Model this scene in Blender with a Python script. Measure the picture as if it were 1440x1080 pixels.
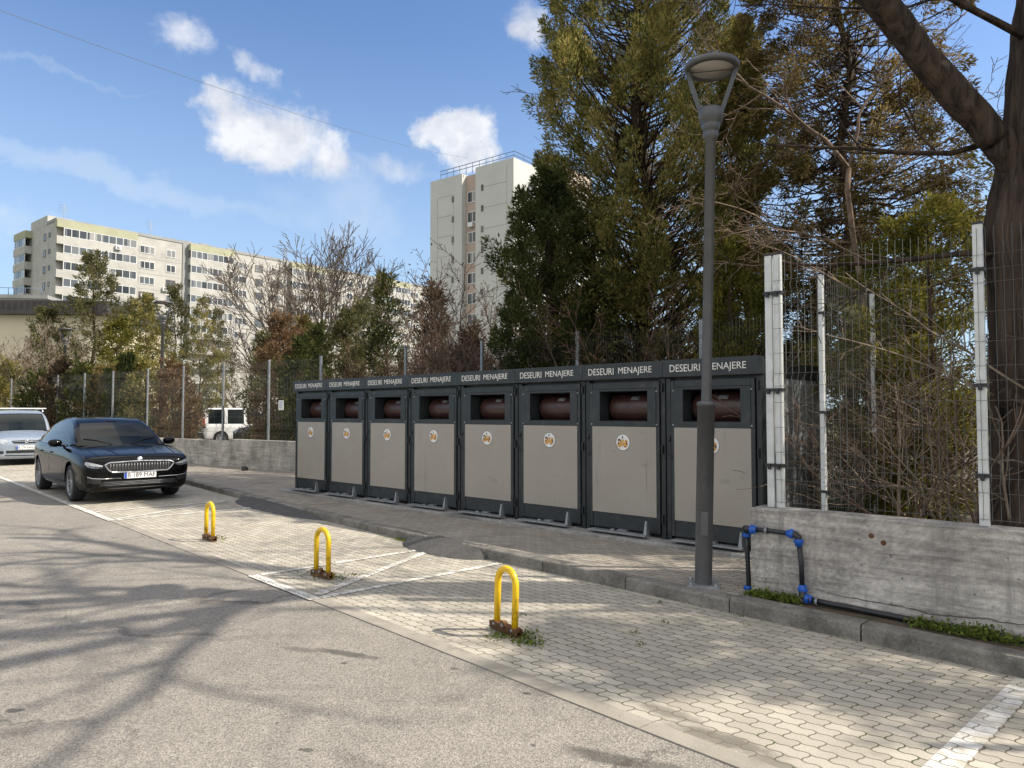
import bpy, bmesh, math, random
import numpy as np
from mathutils import Vector, Matrix

S = bpy.context.scene
for o in list(bpy.data.objects):
    bpy.data.objects.remove(o)
C = S.collection
PI = math.pi
R = math.radians

# ------------------------------------------------------------------ camera
EYE, FOC, PITCH = 1.55, 1020.0, math.atan(41 / 1020.0)
cam = bpy.data.objects.new('camera', bpy.data.cameras.new('camera'))
C.objects.link(cam)
cam.location = (0, 0, EYE)
cam.rotation_euler = (PI / 2 + PITCH, 0, 0)
cam.data.sensor_width = 36
cam.data.lens = 36 * FOC / 1440
cam.data.clip_start = 0.05
cam.data.clip_end = 4000
S.camera = cam

# ------------------------------------------------------------------ sun, sky, exposure
SUN_EL, SUN_AZ = R(43), R(93.5)          # azimuth clockwise from +Y
sv = Vector((math.sin(SUN_AZ) * math.cos(SUN_EL), math.cos(SUN_AZ) * math.cos(SUN_EL), math.sin(SUN_EL)))
sun = bpy.data.objects.new('sun', bpy.data.lights.new('sun', 'SUN'))
C.objects.link(sun)
sun.data.energy = 4.2
sun.data.angle = R(0.7)
sun.data.color = (1.0, 0.92, 0.80)
sun.rotation_euler = sv.to_track_quat('Z', 'Y').to_euler()
sun.location = sv * 60

S.view_settings.view_transform = 'Standard'
S.view_settings.look = 'None'
S.view_settings.gamma = 1
S.view_settings.exposure = 0.70
SKY_STRENGTH = 0.13

W = bpy.data.worlds.new('World')
S.world = W
W.use_nodes = True


class NT:
    """short hand for building node trees"""
    def __init__(self, tree):
        self.t = tree
        self.n = tree.nodes
        self.l = tree.links

    def add(self, kind, **kw):
        nd = self.n.new(kind)
        for k, v in kw.items():
            if k.startswith('_'):
                setattr(nd, k[1:], v)
        return nd

    def put(self, sock, val):
        if isinstance(val, bpy.types.NodeSocket):
            self.l.new(val, sock)
        else:
            if hasattr(sock, 'default_value'):
                try:
                    sock.default_value = val
                except Exception:
                    sock.default_value = (val, val, val)

    def math(self, op, a, b=0.0, c=0.0, clamp=False):
        nd = self.n.new('ShaderNodeMath')
        nd.operation = op
        nd.use_clamp = clamp
        self.put(nd.inputs[0], a)
        self.put(nd.inputs[1], b)
        self.put(nd.inputs[2], c)
        return nd.outputs[0]

    def vmath(self, op, a, b=(0, 0, 0)):
        nd = self.n.new('ShaderNodeVectorMath')
        nd.operation = op
        self.put(nd.inputs[0], a)
        self.put(nd.inputs[1], b)
        return nd.outputs[0]

    def noise(self, vec, scale, detail=4, rough=.55, dist=0.0, out='Fac'):
        nd = self.n.new('ShaderNodeTexNoise')
        if vec is not None:
            self.put(nd.inputs['Vector'], vec)
        nd.inputs['Scale'].default_value = scale
        nd.inputs['Detail'].default_value = detail
        nd.inputs['Roughness'].default_value = rough
        nd.inputs['Distortion'].default_value = dist
        return nd.outputs[out]

    def ramp(self, fac, stops):
        nd = self.n.new('ShaderNodeValToRGB')
        e = nd.color_ramp.elements
        while len(e) < len(stops):
            e.new(0.5)
        for i, (p, c) in enumerate(stops):
            e[i].position = p
            e[i].color = (c, c, c, 1) if not hasattr(c, '__len__') else (c[0], c[1], c[2], 1)
        self.put(nd.inputs[0], fac)
        return nd.outputs[0]

    def mix(self, fac, a, b, mode='MIX'):
        nd = self.n.new('ShaderNodeMix')
        nd.data_type = 'RGBA'
        nd.blend_type = mode
        self.put(nd.inputs[0], fac)
        for s, v in ((nd.inputs[6], a), (nd.inputs[7], b)):
            if isinstance(v, bpy.types.NodeSocket):
                self.l.new(v, s)
            else:
                s.default_value = (v[0], v[1], v[2], 1)
        return nd.outputs[2]

    def maprange(self, v, a, b, c=0.0, d=1.0, smooth=True):
        nd = self.n.new('ShaderNodeMapRange')
        if smooth:
            nd.interpolation_type = 'SMOOTHSTEP'
        self.put(nd.inputs[0], v)
        nd.inputs[1].default_value = a
        nd.inputs[2].default_value = b
        nd.inputs[3].default_value = c
        nd.inputs[4].default_value = d
        return nd.outputs[0]


def build_world():
    t = NT(W.node_tree)
    t.n.clear()
    out = t.add('ShaderNodeOutputWorld')
    bg = t.add('ShaderNodeBackground')
    bg.inputs[1].default_value = SKY_STRENGTH
    sky = t.add('ShaderNodeTexSky')
    sky.sky_type = 'NISHITA'
    sky.sun_disc = False
    sky.sun_elevation = SUN_EL
    sky.sun_rotation = SUN_AZ
    sky.altitude = 90
    sky.air_density = 1.0
    sky.dust_density = 0.6
    sky.ozone_density = 1.6
    tc = t.add('ShaderNodeTexCoord')
    d = t.vmath('NORMALIZE', tc.outputs['Generated'])
    sp = t.add('ShaderNodeSeparateXYZ')
    t.l.new(d, sp.inputs[0])
    az = t.math('MULTIPLY', t.math('ARCTAN2', sp.outputs[0], sp.outputs[1]), 57.2958)
    el = t.math('MULTIPLY', t.math('ARCSINE', sp.outputs[2]), 57.2958)
    warp = t.noise(d, 13, 9, .66, .5)
    warp2 = t.noise(d, 6.5, 6, .6)
    wob = t.math('ADD', t.math('MULTIPLY', t.math('SUBTRACT', warp, .5), 3.6), t.math('MULTIPLY', t.math('SUBTRACT', warp2, .5), 2.4))
    def warpn(seed, sc, amp):
        f = t.noise(t.vmath('ADD', d, (seed, seed * .7, seed * .3)), sc, 6, .6)
        return t.math('MULTIPLY', t.math('SUBTRACT', f, .5), amp)
    azs = t.math('ADD', az, t.math('ADD', warpn(3.1, 9, 7.5), warpn(5.7, 30, 2.6)))
    els = t.math('ADD', el, t.math('ADD', warpn(8.3, 9, 4.6), warpn(1.9, 30, 1.8)))

    def blob(a0, e0, wa, we, tilt=0.0, k=1.0, soft=.55, thr=0.0):
        da = t.math('SUBTRACT', azs, a0)
        de = t.math('SUBTRACT', t.math('SUBTRACT', els, e0), t.math('MULTIPLY', da, tilt))
        q = t.math('ADD', t.math('POWER', t.math('ABSOLUTE', t.math('DIVIDE', da, wa)), 2),
                   t.math('POWER', t.math('ABSOLUTE', t.math('DIVIDE', de, we)), 2))
        f = t.math('ADD', t.math('SUBTRACT', 1.0, q), t.math('MULTIPLY', wob, k))
        return t.maprange(f, thr, thr + soft)
    # puffy clouds (azimuth, elevation in degrees, half sizes)
    puffs = [blob(-18.2, 20.4, 5.8, 2.9, -.17, .50, .9, -.1), blob(-22.3, 21.8, 3.2, 1.4, -.05, .55, 1.0), blob(-15.6, 19.0, 4.2, 2.1, -.1, .5, 1.0),
             blob(-25.2, 25.4, 3.2, 1.5, -.2, .65, 1.5), blob(-19.7, 24.3, 2.6, 1.25, -.35, .6, 1.4),
             blob(-4.2, 20.9, 3.1, 2.2, .05, .45, .8), blob(-9.6, 18.4, 4.4, 1.2, -.12, .9, 2.2),
             blob(1.5, 28.9, 3.3, 1.7, -.3, .6, 1.4), blob(33, 13.5, 5, 1.4, -.1, .9, 2.2),
             blob(60, 24, 12, 5, .1, 1.3, .8), blob(-75, 26, 16, 6, .1, 1.3, .8), blob(140, 30, 20, 8, 0, 1.3, .8),
             blob(-150, 22, 18, 6, 0, 1.3, .8)]
    m = puffs[0]
    for p in puffs[1:]:
        m = t.math('MAXIMUM', m, p)
    # thin cirrus veils and contrail
    wisps = [blob(-12.5, 15.5, 8, 3.4, -.1, .5, 1.6), blob(-30, 16.2, 16, 1.05, -.13, .25, 1.1), blob(-34, 22.3, 8, .3, -.09, .15, 1.6),
             blob(-11.5, 15.2, 7, 3.2, -.2, .8, 1.8), blob(-37, 12.4, 6, 2.2, -.25, .7, 1.5), blob(-16, 17.2, 2.5, 2.2, -.7, .7, 1.6)]
    strength = [.45, .30, .20, .45, .55, .40]
    w = None
    for p, s in zip(wisps, strength):
        q = t.math('MULTIPLY', p, s)
        w = q if w is None else t.math('MAXIMUM', w, q)
    shade = t.math('SUBTRACT', t.noise(d, 10, 7, .62), t.math('MULTIPLY', t.math('SUBTRACT', t.noise(t.vmath('ADD', d, (.0, 0, -.035)), 10, 7, .62), .5), .9))
    ccol = t.ramp(shade, [(.38, (3.2, 3.4, 3.85)), (.58, (4.7, 4.75, 4.9))])
    horizon = t.maprange(el, 31, 0, 0, .72)
    tint = t.mix(1.0, sky.outputs[0], (SKY_TINT[0], SKY_TINT[1], SKY_TINT[2]), 'MULTIPLY')
    base = t.mix(horizon, tint, (2.6, 3.5, 4.45))
    c1 = t.mix(w, base, (3.8, 4.15, 4.6))
    c2 = t.mix(t.math('MULTIPLY', m, .93), c1, ccol)
    # broken bright cloud added unseen overhead and behind the viewer as fill light
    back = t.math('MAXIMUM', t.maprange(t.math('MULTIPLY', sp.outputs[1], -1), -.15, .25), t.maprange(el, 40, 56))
    fill_cover = t.math('MULTIPLY', back, t.maprange(t.noise(d, 2.4, 7, .6, .4), .40, .56))
    fill_cover = t.math('MULTIPLY', fill_cover, t.maprange(el, 2, 12))
    c3 = t.mix(fill_cover, c2, (6.6, 6.3, 5.9))
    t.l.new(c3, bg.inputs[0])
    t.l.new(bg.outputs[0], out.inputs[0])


SKY_TINT = (.70, .80, .94)
build_world()

# ------------------------------------------------------------------ placing helpers


def ray(u, v):
    x, z = (u - 720) / FOC, (540 - v) / FOC
    return Vector((x, math.cos(PITCH) - z * math.sin(PITCH), math.sin(PITCH) + z * math.cos(PITCH)))


def at(u, v, z=0.0):
    d = ray(u, v)
    k = (z - EYE) / d.z
    return Vector((d.x * k, d.y * k, z))


def dp(u, D, z=0.0):
    return Vector(((u - 720) / FOC * D, D, z))


# ------------------------------------------------------------------ mesh helpers
class MB:
    def __init__(self):
        self.v, self.f, self.sm = [], [], []

    def add(self, vs, fs, smooth=False):
        o = len(self.v)
        self.v += [tuple(x) for x in vs]
        self.f += [tuple(i + o for i in f) for f in fs]
        self.sm += [smooth] * len(fs)

    def box(self, x0, y0, z0, x1, y1, z1, m=None):
        vs = [Vector(p) for p in ((x0, y0, z0), (x1, y0, z0), (x1, y1, z0), (x0, y1, z0),
                                  (x0, y0, z1), (x1, y0, z1), (x1, y1, z1), (x0, y1, z1))]
        if m is not None:
            vs = [m @ p for p in vs]
        self.add(vs, [(3, 2, 1, 0), (4, 5, 6, 7), (0, 1, 5, 4), (1, 2, 6, 5), (2, 3, 7, 6), (3, 0, 4, 7)])

    def cbox(self, x0, y0, z0, x1, y1, z1, b=.01):
        """box with chamfered edges"""
        bm = bmesh.new()
        bmesh.ops.create_cube(bm, size=1)
        for q in bm.verts:
            q.co = Vector((x0 + (q.co.x + .5) * (x1 - x0), y0 + (q.co.y + .5) * (y1 - y0), z0 + (q.co.z + .5) * (z1 - z0)))
        bmesh.ops.bevel(bm, geom=bm.edges[:], offset=b, segments=2, affect='EDGES', profile=.6)
        bm.verts.index_update()
        self.add([q.co.copy() for q in bm.verts], [[q.index for q in f.verts] for f in bm.faces])
        bm.free()

    def poly(self, pts):
        self.add(pts, [tuple(range(len(pts)))])

    def prism(self, pts, z0, z1):
        n = len(pts)
        vs = [(p[0], p[1], z0) for p in pts] + [(p[0], p[1], z1) for p in pts]
        self.add(vs, [tuple(range(n))[::-1], tuple(range(n, 2 * n))] + [(i, (i + 1) % n, n + (i + 1) % n, n + i) for i in range(n)])

    def tube(self, pts, rad, n=6, cap=True, smooth=True):
        pts = [Vector(p) for p in pts]
        if not hasattr(rad, '__len__'):
            rad = [rad] * len(pts)
        vs, fs = [], []
        ref = None
        for i, p in enumerate(pts):
            t = (pts[min(i + 1, len(pts) - 1)] - pts[max(i - 1, 0)])
            if t.length < 1e-9:
                t = Vector((0, 0, 1))
            t.normalize()
            if ref is None:
                ref = t.orthogonal().normalized()
            ref = ref - t * ref.dot(t)
            if ref.length < 1e-6:
                ref = t.orthogonal()
            ref.normalize()
            b = t.cross(ref)
            for k in range(n):
                a = 2 * PI * k / n
                vs.append(p + (ref * math.cos(a) + b * math.sin(a)) * rad[i])
        for i in range(len(pts) - 1):
            for k in range(n):
                k2 = (k + 1) % n
                fs.append((i * n + k, i * n + k2, (i + 1) * n + k2, (i + 1) * n + k))
        if cap:
            fs.append(tuple(range(n))[::-1])
            fs.append(tuple((len(pts) - 1) * n + k for k in range(n)))
        self.add(vs, fs, smooth)

    def lathe(self, prof, n=24, m=None, smooth=True, close=False, caps=True):
        """prof = [(r, z)], spun round local z"""
        vs, fs = [], []
        for r, z in prof:
            for k in range(n):
                a = 2 * PI * k / n
                p = Vector((r * math.cos(a), r * math.sin(a), z))
                vs.append(m @ p if m is not None else p)
        L = len(prof)
        for i in range(L - 1 + (1 if close else 0)):
            j = (i + 1) % L
            for k in range(n):
                k2 = (k + 1) % n
                fs.append((i * n + k, i * n + k2, j * n + k2, j * n + k))
        self.add(vs, fs, smooth)
        if not close and caps:
            if prof[0][0] > 1e-5:
                self.add([vs[k] for k in range(n)], [tuple(range(n))[::-1]])
            if prof[-1][0] > 1e-5:
                self.add([vs[(L - 1) * n + k] for k in range(n)], [tuple(range(n))])

    def build(self, name, mats, parent=None, loc=None, rotz=0.0):
        me = bpy.data.meshes.new(name)
        me.from_pydata(self.v, [], self.f)
        me.polygons.foreach_set('use_smooth', self.sm)
        for m in (mats if isinstance(mats, (list, tuple)) else [mats]):
            me.materials.append(m)
        me.update()
        return link(name, me, parent, loc, rotz)


def link(name, me, parent=None, loc=None, rotz=0.0):
    o = bpy.data.objects.new(name, me)
    C.objects.link(o)
    if parent is not None:
        o.parent = parent
    if loc is not None:
        o.location = loc
    o.rotation_euler = (0, 0, rotz)
    return o


def tag(o, label, cat, group=None, kind=None):
    if label:
        o['label'] = label
    if cat:
        o['category'] = cat
    if group:
        o['group'] = group
    if kind:
        o['kind'] = kind
    return o


def thing(name, label, cat, loc=(0, 0, 0), rotz=0.0, group=None):
    o = bpy.data.objects.new(name, None)
    C.objects.link(o)
    o.location = loc
    o.rotation_euler = (0, 0, rotz)
    o.empty_display_size = .2
    return tag(o, label, cat, group)


def struct(o):
    o['kind'] = 'structure'
    return o


def dup(root, loc, rotz=None, label=None, group=None, scale=None):
    r = root.copy()
    C.objects.link(r)
    r.location = loc
    if rotz is not None:
        r.rotation_euler = (0, 0, rotz)
    if scale is not None:
        r.scale = scale
    if label:
        r['label'] = label
    if group:
        r['group'] = group
    for ch in list(root.children):
        c = ch.copy()
        C.objects.link(c)
        c.parent = r
        for g in list(ch.children):
            d = g.copy()
            C.objects.link(d)
            d.parent = c
    return r


def text_mesh(txt, size, depth=.003, align='CENTER', sx=1.0):
    cu = bpy.data.curves.new('lettering', 'FONT')
    cu.body = txt
    cu.size = size
    cu.extrude = depth
    cu.align_x = align
    cu.align_y = 'CENTER'
    cu.resolution_u = 3
    ob = bpy.data.objects.new('lettering', cu)
    C.objects.link(ob)
    bpy.context.view_layer.update()
    dg = bpy.context.evaluated_depsgraph_get()
    me = bpy.data.meshes.new_from_object(ob.evaluated_get(dg))
    bpy.data.objects.remove(ob)
    bpy.data.curves.remove(cu)
    me.transform(Matrix.Diagonal((sx, 1, 1, 1)))
    return me


def put_text(txt, width, height, m, parent, loc, rot, name='lettering'):
    me = text_mesh(txt, 1.0)
    xs = [q.co.x for q in me.vertices]
    ys = [q.co.y for q in me.vertices]
    w, h = max(xs) - min(xs), max(ys) - min(ys)
    cx, cy = (max(xs) + min(xs)) / 2, (max(ys) + min(ys)) / 2
    for q in me.vertices:
        q.co.x = (q.co.x - cx) * width / w
        q.co.y = (q.co.y - cy) * height / h
        q.co.z *= .5
    me.materials.clear()
    me.materials.append(m)
    o = link(name, me, parent, loc)
    o.rotation_euler = rot
    return o


# ------------------------------------------------------------------ materials
def principled(name):
    m = bpy.data.materials.new(name)
    m.use_nodes = True
    t = NT(m.node_tree)
    b = t.n['Principled BSDF']
    return m, t, b


def objvec(t, rnd=True):
    tc = t.add('ShaderNodeTexCoord')
    if not rnd:
        return tc.outputs['Object']
    oi = t.add('ShaderNodeObjectInfo')
    k = t.math('MULTIPLY', oi.outputs['Random'], 37.0)
    return t.vmath('ADD', tc.outputs['Object'], k)


def mat(name, col, rough=.6, metal=0.0, var=.15, scale=5.0, bump=0.0, bscale=80.0, coat=0.0, dirt=None, spec=.5, rvar=.08):
    m, t, b = principled(name)
    v = objvec(t)
    n = t.noise(v, scale, 6, .6)
    lo = tuple(c * (1 - var) for c in col)
    hi = tuple(min(1, c * (1 + var)) for c in col)
    c = t.ramp(n, [(.3, lo), (.7, hi)])
    if dirt:
        dcol, amt, dsc = dirt
        dn = t.maprange(t.noise(v, dsc, 8, .7), .5, .72, 0, amt)
        c = t.mix(dn, c, dcol)
    t.l.new(c, b.inputs['Base Color'])
    b.inputs['Metallic'].default_value = metal
    t.put(b.inputs['Roughness'], t.maprange(t.noise(v, scale * 3, 4), .3, .7, max(.02, rough - rvar), min(1, rough + rvar)))
    b.inputs['Specular IOR Level'].default_value = spec
    if coat:
        b.inputs['Coat Weight'].default_value = coat
        b.inputs['Coat Roughness'].default_value = .04
    if bump:
        bn = t.add('ShaderNodeBump')
        bn.inputs['Strength'].default_value = bump
        bn.inputs['Distance'].default_value = .01
        t.l.new(t.noise(v, bscale, 5, .6), bn.inputs['Height'])
        t.l.new(bn.outputs[0], b.inputs['Normal'])
    return m


def leaf_mat(name, cols, scale=1.2, trans=.35):
    m = bpy.data.materials.new(name)
    m.use_nodes = True
    t = NT(m.node_tree)
    t.n.clear()
    out = t.add('ShaderNodeOutputMaterial')
    v = objvec(t)
    n = t.noise(v, scale, 3, .6)
    g = t.add('ShaderNodeNewGeometry')
    k = t.math('ADD', t.math('MULTIPLY', n, .75), t.math('MULTIPLY', g.outputs['Random Per Island'], .45))
    st = [(.32 + .5 * i / (len(cols) - 1), c) for i, c in enumerate(cols)]
    c = t.ramp(k, st)
    d = t.add('ShaderNodeBsdfDiffuse')
    tr = t.add('ShaderNodeBsdfTranslucent')
    mx = t.add('ShaderNodeMixShader')
    mx.inputs[0].default_value = trans
    t.l.new(c, d.inputs[0])
    t.l.new(c, tr.inputs[0])
    t.l.new(d.outputs[0], mx.inputs[1])
    t.l.new(tr.outputs[0], mx.inputs[2])
    t.l.new(mx.outputs[0], out.inputs[0])
    return m


def bark_mat(name, a, b_, scale=6, stretch=.18, bump=.8, bd=.03):
    m, t, b = principled(name)
    v = t.vmath('MULTIPLY', objvec(t), (1, 1, stretch))
    n = t.noise(v, scale * 2, 8, .68, .6)
    c = t.ramp(n, [(.32, a), (.68, b_)])
    t.l.new(c, b.inputs['Base Color'])
    b.inputs['Roughness'].default_value = .9
    b.inputs['Specular IOR Level'].default_value = .2
    if bump:
        bn = t.add('ShaderNodeBump')
        bn.inputs['Strength'].default_value = bump
        bn.inputs['Distance'].default_value = bd
        t.l.new(n, bn.inputs['Height'])
        t.l.new(bn.outputs[0], b.inputs['Normal'])
    return m


def stain_mask(t, v, spots, rag=.9):
    """oil and dirt marks with ragged edges, in the sheet's own metres: (x, y, half length, half width, angle, strength)"""
    s = t.add('ShaderNodeSeparateXYZ')
    t.l.new(v, s.inputs[0])
    n = t.math('MULTIPLY', t.math('SUBTRACT', t.noise(v, 9, 6, .7), .5), rag * 2)
    m = None
    for x, y, a, b, r, k in spots:
        dx, dy = t.math('SUBTRACT', s.outputs[0], x), t.math('SUBTRACT', s.outputs[1], y)
        c, q = math.cos(r), math.sin(r)
        u = t.math('DIVIDE', t.math('ADD', t.math('MULTIPLY', dx, c), t.math('MULTIPLY', dy, q)), a)
        w = t.math('DIVIDE', t.math('SUBTRACT', t.math('MULTIPLY', dy, c), t.math('MULTIPLY', dx, q)), b)
        f = t.math('SUBTRACT', t.math('ADD', 1.0, n), t.math('ADD', t.math('MULTIPLY', u, u), t.math('MULTIPLY', w, w)))
        f = t.maprange(f, -.1, .9, 0, k)
        m = f if m is None else t.math('MAXIMUM', m, f)
    return m


ROAD_STAINS = [(-1.98, -.49, .30, .055, .42, .75), (-2.25, -.66, .16, .05, .5, .5), (.08, -.36, .26, .07, .3, .75), (.3, -.25, .18, .06, .4, .6), (-5.39, -.26, .30, .10, .9, .5),
               (-3.85, -.64, .16, .10, .8, .55), (-3.65, -.45, .16, .08, .8, .45), (-.71, -.10, .035, .022, .3, .9), (-1.29, -.15, .05, .03, .3, .6), (-6.6, -.7, .5, .12, .7, .35), (-4.8, -1.75, .22, .06, .2, .5), (-.6, -1.2, .3, .08, .1, .3)]
BAY_STAINS = [(.32, .17, .34, .09, .15, .72), (-.02, .25, .22, .07, .1, .6), (.62, .14, .25, .05, .0, .6), (-1.55, .27, .24, .10, .5, .4), (-1.58, .5, .3, .16, .2, .3), (-12, 1.1, .6, .4, 0, .5), (-4.6, .6, .25, .12, .3, .3)]


def asphalt_mat(name, base, stains=True):
    m, t, b = principled(name)
    v = objvec(t, False)
    vo = t.add('ShaderNodeTexVoronoi')
    vo.inputs['Scale'].default_value = 130
    t.l.new(v, vo.inputs['Vector'])
    sp = t.ramp(vo.outputs['Color'], [(.1, .62), (.9, 1.42)])
    big = t.ramp(t.noise(v, .55, 6, .6), [(.3, .86), (.7, 1.12)])
    mid = t.ramp(t.noise(v, 5, 7, .7), [(.3, .88), (.7, 1.1)])
    c = t.mix(1, tuple(base), sp, 'MULTIPLY')
    c = t.mix(1, c, big, 'MULTIPLY')
    c = t.mix(1, c, mid, 'MULTIPLY')
    if stains:
        s1 = t.maprange(t.noise(t.vmath('MULTIPLY', v, (.6, 1.4, 1)), .9, 6, .66, .7), .57, .70, 0, .28)
        c = t.mix(s1, c, tuple(x * .45 for x in base))
        sc = t.maprange(t.noise(v, 3.6, 2, .5), .745, .755, 0, .5)
        c = t.mix(sc, c, (.5, .48, .44))
        sd = t.maprange(t.noise(t.vmath('ADD', v, (31, 7, 0)), 5.5, 2, .5), .735, .75, 0, .7)
        c = t.mix(sd, c, (.05, .047, .043))
        c = t.mix(stain_mask(t, v, ROAD_STAINS), c, tuple(x * .25 for x in base))
        # tar filled cracks
        cv = t.add('ShaderNodeTexVoronoi')
        cv.feature = 'DISTANCE_TO_EDGE'
        cv.inputs['Scale'].default_value = .33
        wv = t.vmath('ADD', v, t.vmath('MULTIPLY', t.noise(v, 1.7, 6, .6, 0, 'Color'), (.8, .8, 0)))
        t.l.new(wv, cv.inputs['Vector'])
        cr = t.maprange(cv.outputs[0], .002, .008, .4, 0)
        gate = t.maprange(t.noise(v, .6, 2), .42, .54)
        c = t.mix(t.math('MULTIPLY', cr, gate), c, (.03, .028, .026))
    t.l.new(c, b.inputs['Base Color'])
    b.inputs['Roughness'].default_value = .88
    b.inputs['Specular IOR Level'].default_value = .3
    bn = t.add('ShaderNodeBump')
    bn.inputs['Strength'].default_value = .55
    bn.inputs['Distance'].default_value = .006
    t.l.new(vo.outputs['Distance'], bn.inputs['Height'])
    t.l.new(bn.outputs[0], b.inputs['Normal'])
    return m


def paver_mat(name, base, joint, bw=.172, bh=.083, wave=.0062, moss=True, stains=True, worn=None):
    """interlocking S-shaped pavers: brick rows with waved joints, in the sheet's own coordinates"""
    m, t, b = principled(name)
    v = objvec(t, False)
    s = t.add('ShaderNodeSeparateXYZ')
    t.l.new(v, s.inputs[0])
    wob = t.math('MULTIPLY', t.math('SUBTRACT', t.noise(v, 7, 2), .5), .007)
    yy = t.math('ADD', t.math('ADD', s.outputs[1], t.math('MULTIPLY', t.math('SINE', t.math('MULTIPLY', s.outputs[0], 2 * PI / (bw / 2))), wave)), wob)
    xx = t.math('ADD', t.math('ADD', s.outputs[0], t.math('MULTIPLY', t.math('SINE', t.math('MULTIPLY', s.outputs[1], 2 * PI / bh)), wave * .9)), wob)
    cm = t.add('ShaderNodeCombineXYZ')
    t.l.new(xx, cm.inputs[0])
    t.l.new(yy, cm.inputs[1])
    br = t.add('ShaderNodeTexBrick')
    t.l.new(cm.outputs[0], br.inputs['Vector'])
    br.inputs['Color1'].default_value = (1.1, 1.1, 1.1, 1)
    br.inputs['Color2'].default_value = (.84, .84, .84, 1)
    br.inputs['Mortar'].default_value = (1, 1, 1, 1)
    br.inputs['Scale'].default_value = 1
    br.inputs['Brick Width'].default_value = bw
    br.inputs['Row Height'].default_value = bh
    br.inputs['Mortar Size'].default_value = .0046
    br.inputs['Mortar Smooth'].default_value = .35
    br.inputs['Bias'].default_value = 0
    fine = t.ramp(t.noise(v, 120, 3, .7), [(.3, .84), (.7, 1.14)])
    big = t.ramp(t.noise(v, .9, 6, .65), [(.3, .80), (.7, 1.14)])
    c = t.mix(1, tuple(base), br.outputs['Color'], 'MULTIPLY')
    c = t.mix(1, c, fine, 'MULTIPLY')
    c = t.mix(1, c, big, 'MULTIPLY')
    if stains:
        s1 = t.maprange(t.noise(v, 1.3, 6, .65, .6), .56, .70, 0, .5)
        c = t.mix(s1, c, tuple(x * .42 for x in base))
        c = t.mix(stain_mask(t, v, BAY_STAINS), c, tuple(x * .25 for x in base))
        s2 = t.maprange(t.noise(v, 4.3, 2, .5), .745, .758, 0, .7)
        c = t.mix(s2, c, (.62, .61, .58))
    if worn:
        c = t.mix(t.maprange(t.noise(v, 6, 8, .75), .44, .60, 0, .92), c, worn)
    jc = t.mix(t.maprange(t.noise(v, 2.2, 4), .48, .62), tuple(joint), (.075, .085, .03) if moss else tuple(x * .7 for x in joint))
    c = t.mix(br.outputs['Fac'], c, jc)
    t.l.new(c, b.inputs['Base Color'])
    b.inputs['Roughness'].default_value = .86
    b.inputs['Specular IOR Level'].default_value = .3
    bn = t.add('ShaderNodeBump')
    bn.inputs['Strength'].default_value = .8
    bn.inputs['Distance'].default_value = .006
    h = t.math('ADD', t.math('SUBTRACT', 1, br.outputs['Fac']), t.math('MULTIPLY', t.noise(v, 90, 4), .25))
    t.l.new(h, bn.inputs['Height'])
    t.l.new(bn.outputs[0], b.inputs['Normal'])
    return m


def concrete_mat(name, base, streak=.6, boards=True, sc=1.0):
    m, t, b = principled(name)
    v = objvec(t, False)
    n1 = t.ramp(t.noise(v, 1.9 * sc, 10, .72), [(.34, .50), (.62, 1.22)])
    n2 = t.ramp(t.noise(v, 30 * sc, 6, .75), [(.32, .66), (.68, 1.2)])
    c = t.mix(1, tuple(base), n1, 'MULTIPLY')
    c = t.mix(1, c, n2, 'MULTIPLY')
    hv = t.vmath('MULTIPLY', v, (.7, .7, 9))
    bd = t.ramp(t.noise(hv, 1.9, 8, .75), [(.36, .50), (.60, 1.12)])
    c = t.mix(streak, c, t.mix(1, c, bd, 'MULTIPLY'))
    dv = t.vmath('MULTIPLY', v, (5, 5, .35))
    dr = t.maprange(t.noise(dv, 1.3, 6, .7), .53, .70, 0, .6 * streak)
    c = t.mix(dr, c, tuple(x * .38 for x in base))
    vo = t.add('ShaderNodeTexVoronoi')
    vo.inputs['Scale'].default_value = 17
    t.l.new(v, vo.inputs['Vector'])
    rs = t.math('MULTIPLY', t.maprange(vo.outputs['Distance'], .08, .15, 1, 0), t.maprange(t.noise(v, 4, 3), .47, .56))
    c = t.mix(t.math('MULTIPLY', rs, .75), c, (.05, .047, .042))
    if boards:
        sp = t.add('ShaderNodeSeparateXYZ')
        t.l.new(v, sp.inputs[0])
        zz = t.math('ADD', sp.outputs[2], t.math('MULTIPLY', t.math('SUBTRACT', t.noise(v, 1.2, 6, .65), .5), .16))
        ck = t.maprange(t.math('ABSOLUTE', t.math('SUBTRACT', zz, .20)), .002, .007, .8, 0)
        gt = t.maprange(t.noise(v, .9, 2), .4, .5)
        c = t.mix(t.math('MULTIPLY', ck, gt), c, (.05, .03, .022))
    t.l.new(c, b.inputs['Base Color'])
    b.inputs['Roughness'].default_value = .9
    b.inputs['Specular IOR Level'].default_value = .25
    bn = t.add('ShaderNodeBump')
    bn.inputs['Strength'].default_value = .5
    bn.inputs['Distance'].default_value = .012
    t.l.new(t.math('SUBTRACT', t.noise(v, 22 * sc, 7, .7), rs), bn.inputs['Height'])
    t.l.new(bn.outputs[0], b.inputs['Normal'])
    return m


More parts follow.
